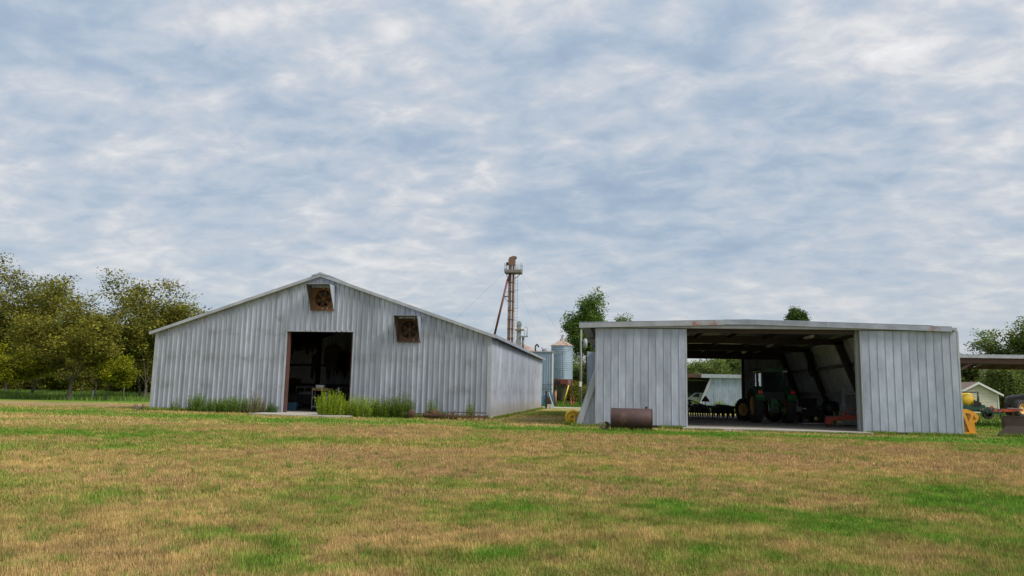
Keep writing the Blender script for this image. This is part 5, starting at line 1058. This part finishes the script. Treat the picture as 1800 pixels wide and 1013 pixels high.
# ------------------------------------------------------------------ fence stakes at the orchard
for k, px in enumerate((-50.5, -47.0, -43.2, -39.8)):
    simple('fence_stake', MB().tube((px, 60.5 + k * .4, -.2), (px + .03, 60.5 + k * .4, 1.15), .035, .03, 6).box(px - .04, px + .06, 60.45 + k * .4, 60.55 + k * .4, 1.15, 1.17), POLEW, 'thin weathered fence stake at the orchard edge', 'stake', 'fence stakes at the orchard edge')
simple('white_marker', MB().tube((-45.4, 60.3, -.2), (-45.4, 60.3, .78), .06, .06, 8).tube((-45.4, 60.3, .78), (-45.4, 60.3, .84), .07, .03, 8), WHITE, 'short white marker post at the orchard edge', 'post')

# ------------------------------------------------------------------ trees
def grow(seed, H, W, fork=.18, nlimb=5, spread=.75, levels=4, leaf=.30, per=26, crad=.62, cols=None, base_lean=.04, low=.25, density=1.0, r0=.3, trunk_taper=.7):
    """returns (branch verts, faces), (leaf verts, colours): a forked trunk with limbs and leaf clumps at the twigs"""
    g = np.random.default_rng(seed); segs, tips = [], []
    def branch(p, d, ln, r, lv):
        nseg = 3 if lv < 3 else 2
        for k in range(nseg):
            d = d + g.normal(0, .16, 3) + np.array([0, 0, .10 if lv < 3 else .02]); d = d / np.linalg.norm(d); q = p + d * ln / nseg; r1 = r * (.80 if lv else trunk_taper)
            segs.append((p, q, r, r1)); p, r = q, r1
            if lv >= levels - 1: tips.append(p)
            if 0 < lv < levels and k >= (1 if lv < 2 else 0):
                s = g.normal(0, 1, 3); s -= d * s.dot(d); s /= np.linalg.norm(s) + 1e-6; nd = d * .55 + s * .85; branch(p, nd / np.linalg.norm(nd), ln * g.uniform(.45, .65), r * .55, lv + 1)
        if lv < levels:
            m = nlimb if lv == 0 else 2; a0 = g.uniform(0, 6.28)
            for k in range(m):
                if lv == 0:
                    a = a0 + 6.28 * k / m + g.normal(0, .25); sp_ = spread * g.uniform(.55, 1.2); nd = np.array([math.cos(a) * sp_, math.sin(a) * sp_, 1.0]); l2_ = (1 - fork) * g.uniform(.42, .6)
                else:
                    s = g.normal(0, 1, 3); s -= d * s.dot(d); s /= np.linalg.norm(s) + 1e-6; nd = d + s * g.uniform(.45, .8); l2_ = ln * g.uniform(.62, .8)
                branch(p, nd / np.linalg.norm(nd), l2_, r * (.62 if lv == 0 else .7), lv + 1)
        else: tips.append(p)
    branch(np.zeros(3), np.array([g.normal(0, base_lean), g.normal(0, base_lean), 1.0]), fork, .03, 0)
    T = np.array(tips); zmax, rad = T[:, 2].max(), np.quantile(np.hypot(T[:, 0], T[:, 1]), .96)
    sc = np.array([W / 2 / rad, W / 2 / rad, H / zmax]); T = T * sc; T = T[T[:, 2] > H * low]
    V, F = [], []
    for p, q, ra, rb in segs:
        p, q = p * sc, q * sc; ra, rb = ra / .03 * r0, rb / .03 * r0
        if ra < .012: continue
        d = q - p; d /= np.linalg.norm(d); u = np.array([0, 0, 1.]) if abs(d[2]) < .9 else np.array([1., 0, 0]); a = np.cross(d, u); a /= np.linalg.norm(a); b_ = np.cross(d, a); n = 7 if ra > .08 else 4; k0 = len(V)
        if p[2] < .01: p = p - np.array([0, 0, .25]); ra *= 1.25
        for c_, rr_ in ((p, ra), (q, rb)):
            for k in range(n): t = 6.2832 * k / n; V.append(c_ + (a * math.cos(t) + b_ * math.sin(t)) * rr_)
        F += [(k0 + k, k0 + (k + 1) % n, k0 + n + (k + 1) % n, k0 + n + k) for k in range(n)]
    m = len(T); cnt = max(4, int(per * density)); cen = np.repeat(T, cnt, 0); N_ = len(cen)
    tone = np.repeat(g.normal(0, 1, m), cnt); pos = cen + np.clip(g.normal(0, 1, (N_, 3)), -1.7, 1.7) * np.array([crad, crad, crad * .62])
    az, el = g.uniform(0, 6.2832, N_), g.normal(.0, .5, N_); d = np.stack([np.cos(az) * np.cos(el), np.sin(az) * np.cos(el), np.sin(el)], 1)
    nn = g.normal(0, .6, (N_, 3)) + np.array([0, 0, 1.]); s = np.cross(d, nn); s /= np.linalg.norm(s, axis=1)[:, None] + 1e-6
    L_ = leaf * g.uniform(.6, 1.35, N_)[:, None]; w_ = L_ * .26
    Q = np.stack([pos - d * L_ / 2, pos + s * w_ + d * L_ * .05, pos + d * L_ / 2, pos - s * w_ + d * L_ * .05], 1).reshape(-1, 3)
    c0, c1, c2 = (np.array(c_) for c_ in cols); mix = np.clip(.5 + .28 * tone + g.normal(0, .22, N_), 0, 1)[:, None]; yl = (np.clip(tone * .5 + g.normal(-.9, .7, N_), 0, 1) * .8)[:, None]
    c_ = (c0 * (1 - mix) + c1 * mix) * (1 - yl) + c2 * yl; c_ = c_ * g.uniform(.75, 1.25, (N_, 1))
    return (V, F), (Q, np.repeat(c_, 4, 0))
PECAN = ((.10, .115, .028), (.26, .245, .042), (.46, .36, .04)); YOUNG = ((.17, .20, .02), (.27, .27, .02), (.42, .32, .02))
OAK = ((.08, .145, .034), (.155, .24, .046), (.23, .31, .06)); WOODS = ((.115, .165, .05), (.235, .285, .08), (.34, .355, .095)); PINE = ((.065, .12, .035), (.12, .19, .045), (.16, .22, .06))
PROTO = {}
def tree(kind, x, y, name, label, group=None, rz=0, s=1.0):
    if kind not in PROTO:
        (V, F), (Q, C_) = grow(**SPEC[kind]); me = bpy.data.meshes.new('trunk'); me.from_pydata([tuple(v) for v in V], [], F); me.materials.append(BARK); me.polygons.foreach_set('use_smooth', [True] * len(F)); me.update()
        PROTO[kind] = (me, np_mesh('crown', Q, np.arange(len(Q)).reshape(-1, 4), LEAF, C_))
    e = empty(name, (x, y, 0), rz, label, 'tree', group); e.scale = (s, s, s)
    for nm, me in zip(('trunk', 'crown'), PROTO[kind]):
        o = bpy.data.objects.new(nm, me); COL.objects.link(o); o.parent = e
    return e
SPEC = {
    'pecan_a': dict(seed=1, H=13.6, W=12.5, fork=.16, nlimb=5, spread=.62, levels=4, leaf=.27, per=30, crad=.58, cols=PECAN, low=.17, r0=.30),
    'pecan_b': dict(seed=2, H=9.4, W=9.5, fork=.20, nlimb=5, spread=.75, levels=4, leaf=.24, per=25, crad=.44, cols=PECAN, low=.25, r0=.29),
    'pecan_c': dict(seed=5, H=11.6, W=10.5, fork=.18, nlimb=5, spread=.62, levels=4, leaf=.25, per=26, crad=.46, cols=PECAN, low=.22, r0=.26),
    'young': dict(seed=4, H=4.4, W=4.6, fork=.28, nlimb=4, spread=.8, levels=3, leaf=.22, per=34, crad=.34, cols=YOUNG, low=.25, r0=.07),
    'oak': dict(seed=9, H=15.2, W=5.7, fork=.34, nlimb=4, spread=.34, levels=4, leaf=.30, per=26, crad=.50, cols=OAK, low=.28, r0=.32),
    'woods_a': dict(seed=11, H=9.5, W=9.0, fork=.10, nlimb=6, spread=.8, levels=4, leaf=.40, per=15, crad=.65, cols=WOODS, low=.04, r0=.22),
    'woods_b': dict(seed=12, H=8.6, W=8.0, fork=.12, nlimb=6, spread=.7, levels=4, leaf=.40, per=15, crad=.65, cols=WOODS, low=.04, r0=.2),
    'woods_c': dict(seed=17, H=12.8, W=9.0, fork=.2, nlimb=5, spread=.55, levels=4, leaf=.38, per=17, crad=.62, cols=WOODS, low=.1, r0=.26),
    'bush': dict(seed=31, H=3.6, W=6.5, fork=.03, nlimb=9, spread=2.2, levels=3, leaf=.34, per=30, crad=.55, cols=PECAN, low=.0, r0=.06),
    'pine': dict(seed=14, H=16.0, W=6.0, fork=.80, nlimb=9, spread=1.9, levels=3, leaf=.32, per=40, crad=.45, cols=PINE, low=.78, r0=.24)}
tree('pecan_a', -59.5, 64.5, 'pecan_tree', 'tallest pecan tree, rising above the rest of the orchard')
tree('pecan_b', -46.3, 58.6, 'pecan_tree', 'dark forked pecan tree at the orchard edge behind the white marker', rz=.6)
tree('pecan_c', -44.8, 66.8, 'pecan_tree', 'pecan tree with open airy crown standing closest to the barn', rz=2.2)
tree('young', -50.2, 57.2, 'young_tree', 'small bright yellow-green young tree beside the dark forked pecan', 'young yellow-green trees')
tree('young', -43.2, 59.2, 'young_tree', 'slim yellowish young tree between the forked pecan and the airy pecan', 'young yellow-green trees', 2.0, .85)
k = 0
for row, (y, xs) in enumerate(((75, (-71, -61.5, -52)), (86, (-86, -75, -65, -57)), (98, (-99, -88, -77, -66)), (112, (-110, -98, -86, -75)), (128, (-122, -108, -94, -83)), (146, (-142, -130, -118, -106, -95)))):
    for x in xs:
        k += 1; tree(('pecan_b', 'pecan_c', 'pecan_b')[k % 3], x + math.sin(k * 2.3) * 1.2, y + math.cos(k * 1.7) * 1.5, 'pecan_tree', 'dark pecan tree in the shaded rows deep in the orchard', 'orchard rows behind the front trees', k * 1.3, .86 + .08 * math.sin(k * 3.1))
for k, (x, y) in enumerate(((-101, 160), (-110, 163), (-119, 160), (-128, 164), (-137, 161), (-147, 165), (-157, 161), (-92, 165), (-168, 166))):
    tree(('woods_a', 'woods_b')[k % 2], x, y, 'hedge_tree', 'low dense tree closing off the far side of the orchard', 'hedge beyond the orchard', k * 1.9, 1.1)
for k, (x, y) in enumerate([(-82 - 6.1 * i + math.sin(i * 2.1), 116 + 3 * (i % 3) + .35 * i) for i in range(12)] + [(-66 - 6.5 * i, 101 + 4 * math.sin(i * 1.9)) for i in range(7)]):
    tree('bush', x, y, 'undergrowth_bush', 'low dark bush of undergrowth between the orchard rows', 'undergrowth in the orchard', k * 1.7, 1.0 + .2 * math.sin(k * 2.7))
for k, (x, y) in enumerate([(-16 + 5.4 * i, 124 + 3 * math.sin(i * 2.3)) for i in range(5)] + [(43 + 5.6 * i, 113 + 3 * math.sin(i * 2.3)) for i in range(9)]):
    tree('bush', x, y, 'undergrowth_bush', 'low green bush at the foot of the far wood line', 'undergrowth at the wood line', k * 1.7, 1.0 + .2 * math.sin(k * 2.7))
tree('oak', -3.3, 101, 'oak_tree', 'tall green leafy oak behind the rust streaked shed corner', rz=.4)
tree('oak', 1.3, 106, 'oak_tree', 'shorter green oak just showing over the shed roof', rz=2.6, s=.82)
tree('pine', 29.6, 130, 'pine_tree', 'round topped pine showing alone above the shed roof')
WL = 'bushy green tree in the far wood line'
k = 0
for x, y, kd, s in ((-14, 138, 'woods_b', .9), (-7.5, 132, 'woods_a', .85), (-2.5, 128, 'woods_b', .85), (2.5, 134, 'woods_a', .85), (9, 150, 'woods_b', 1.1), (14, 152, 'woods_a', 1.0), (17.5, 146, 'woods_b', .95), (20.5, 152, 'woods_b', 1.15), (25.5, 149, 'woods_a', 1.08), (30, 146, 'woods_a', 1.05), (36, 150, 'woods_b', 1.0),
                    (42, 128, 'woods_b', 1.0), (47.5, 124, 'woods_a', .95), (53, 127, 'woods_b', 1.0), (66, 122, 'woods_a', 1.05), (73, 126, 'woods_b', 1.1), (80, 122, 'woods_a', 1.1), (88, 128, 'woods_c', 1.0), (-22, 150, 'woods_a', .9), (-32, 150, 'woods_b', .9), (-42, 155, 'woods_a', .9), (-52, 160, 'woods_b', .9)):
    k += 1; tree(kd, x, y, 'woodland_tree', WL, 'far wood line trees', k * 2.1, s)
tree('woods_c', 56.8, 116, 'woodland_tree', 'tall pale green tree rising over the canopy roof', rz=1.0)
tree('woods_c', 61.5, 113, 'woodland_tree', 'broad tall tree beside the pale green one over the canopy', rz=4.0, s=1.02)
tree('woods_b', 52.4, 111, 'woodland_tree', 'rounded green tree directly behind the small cream house', rz=3.3, s=.82)
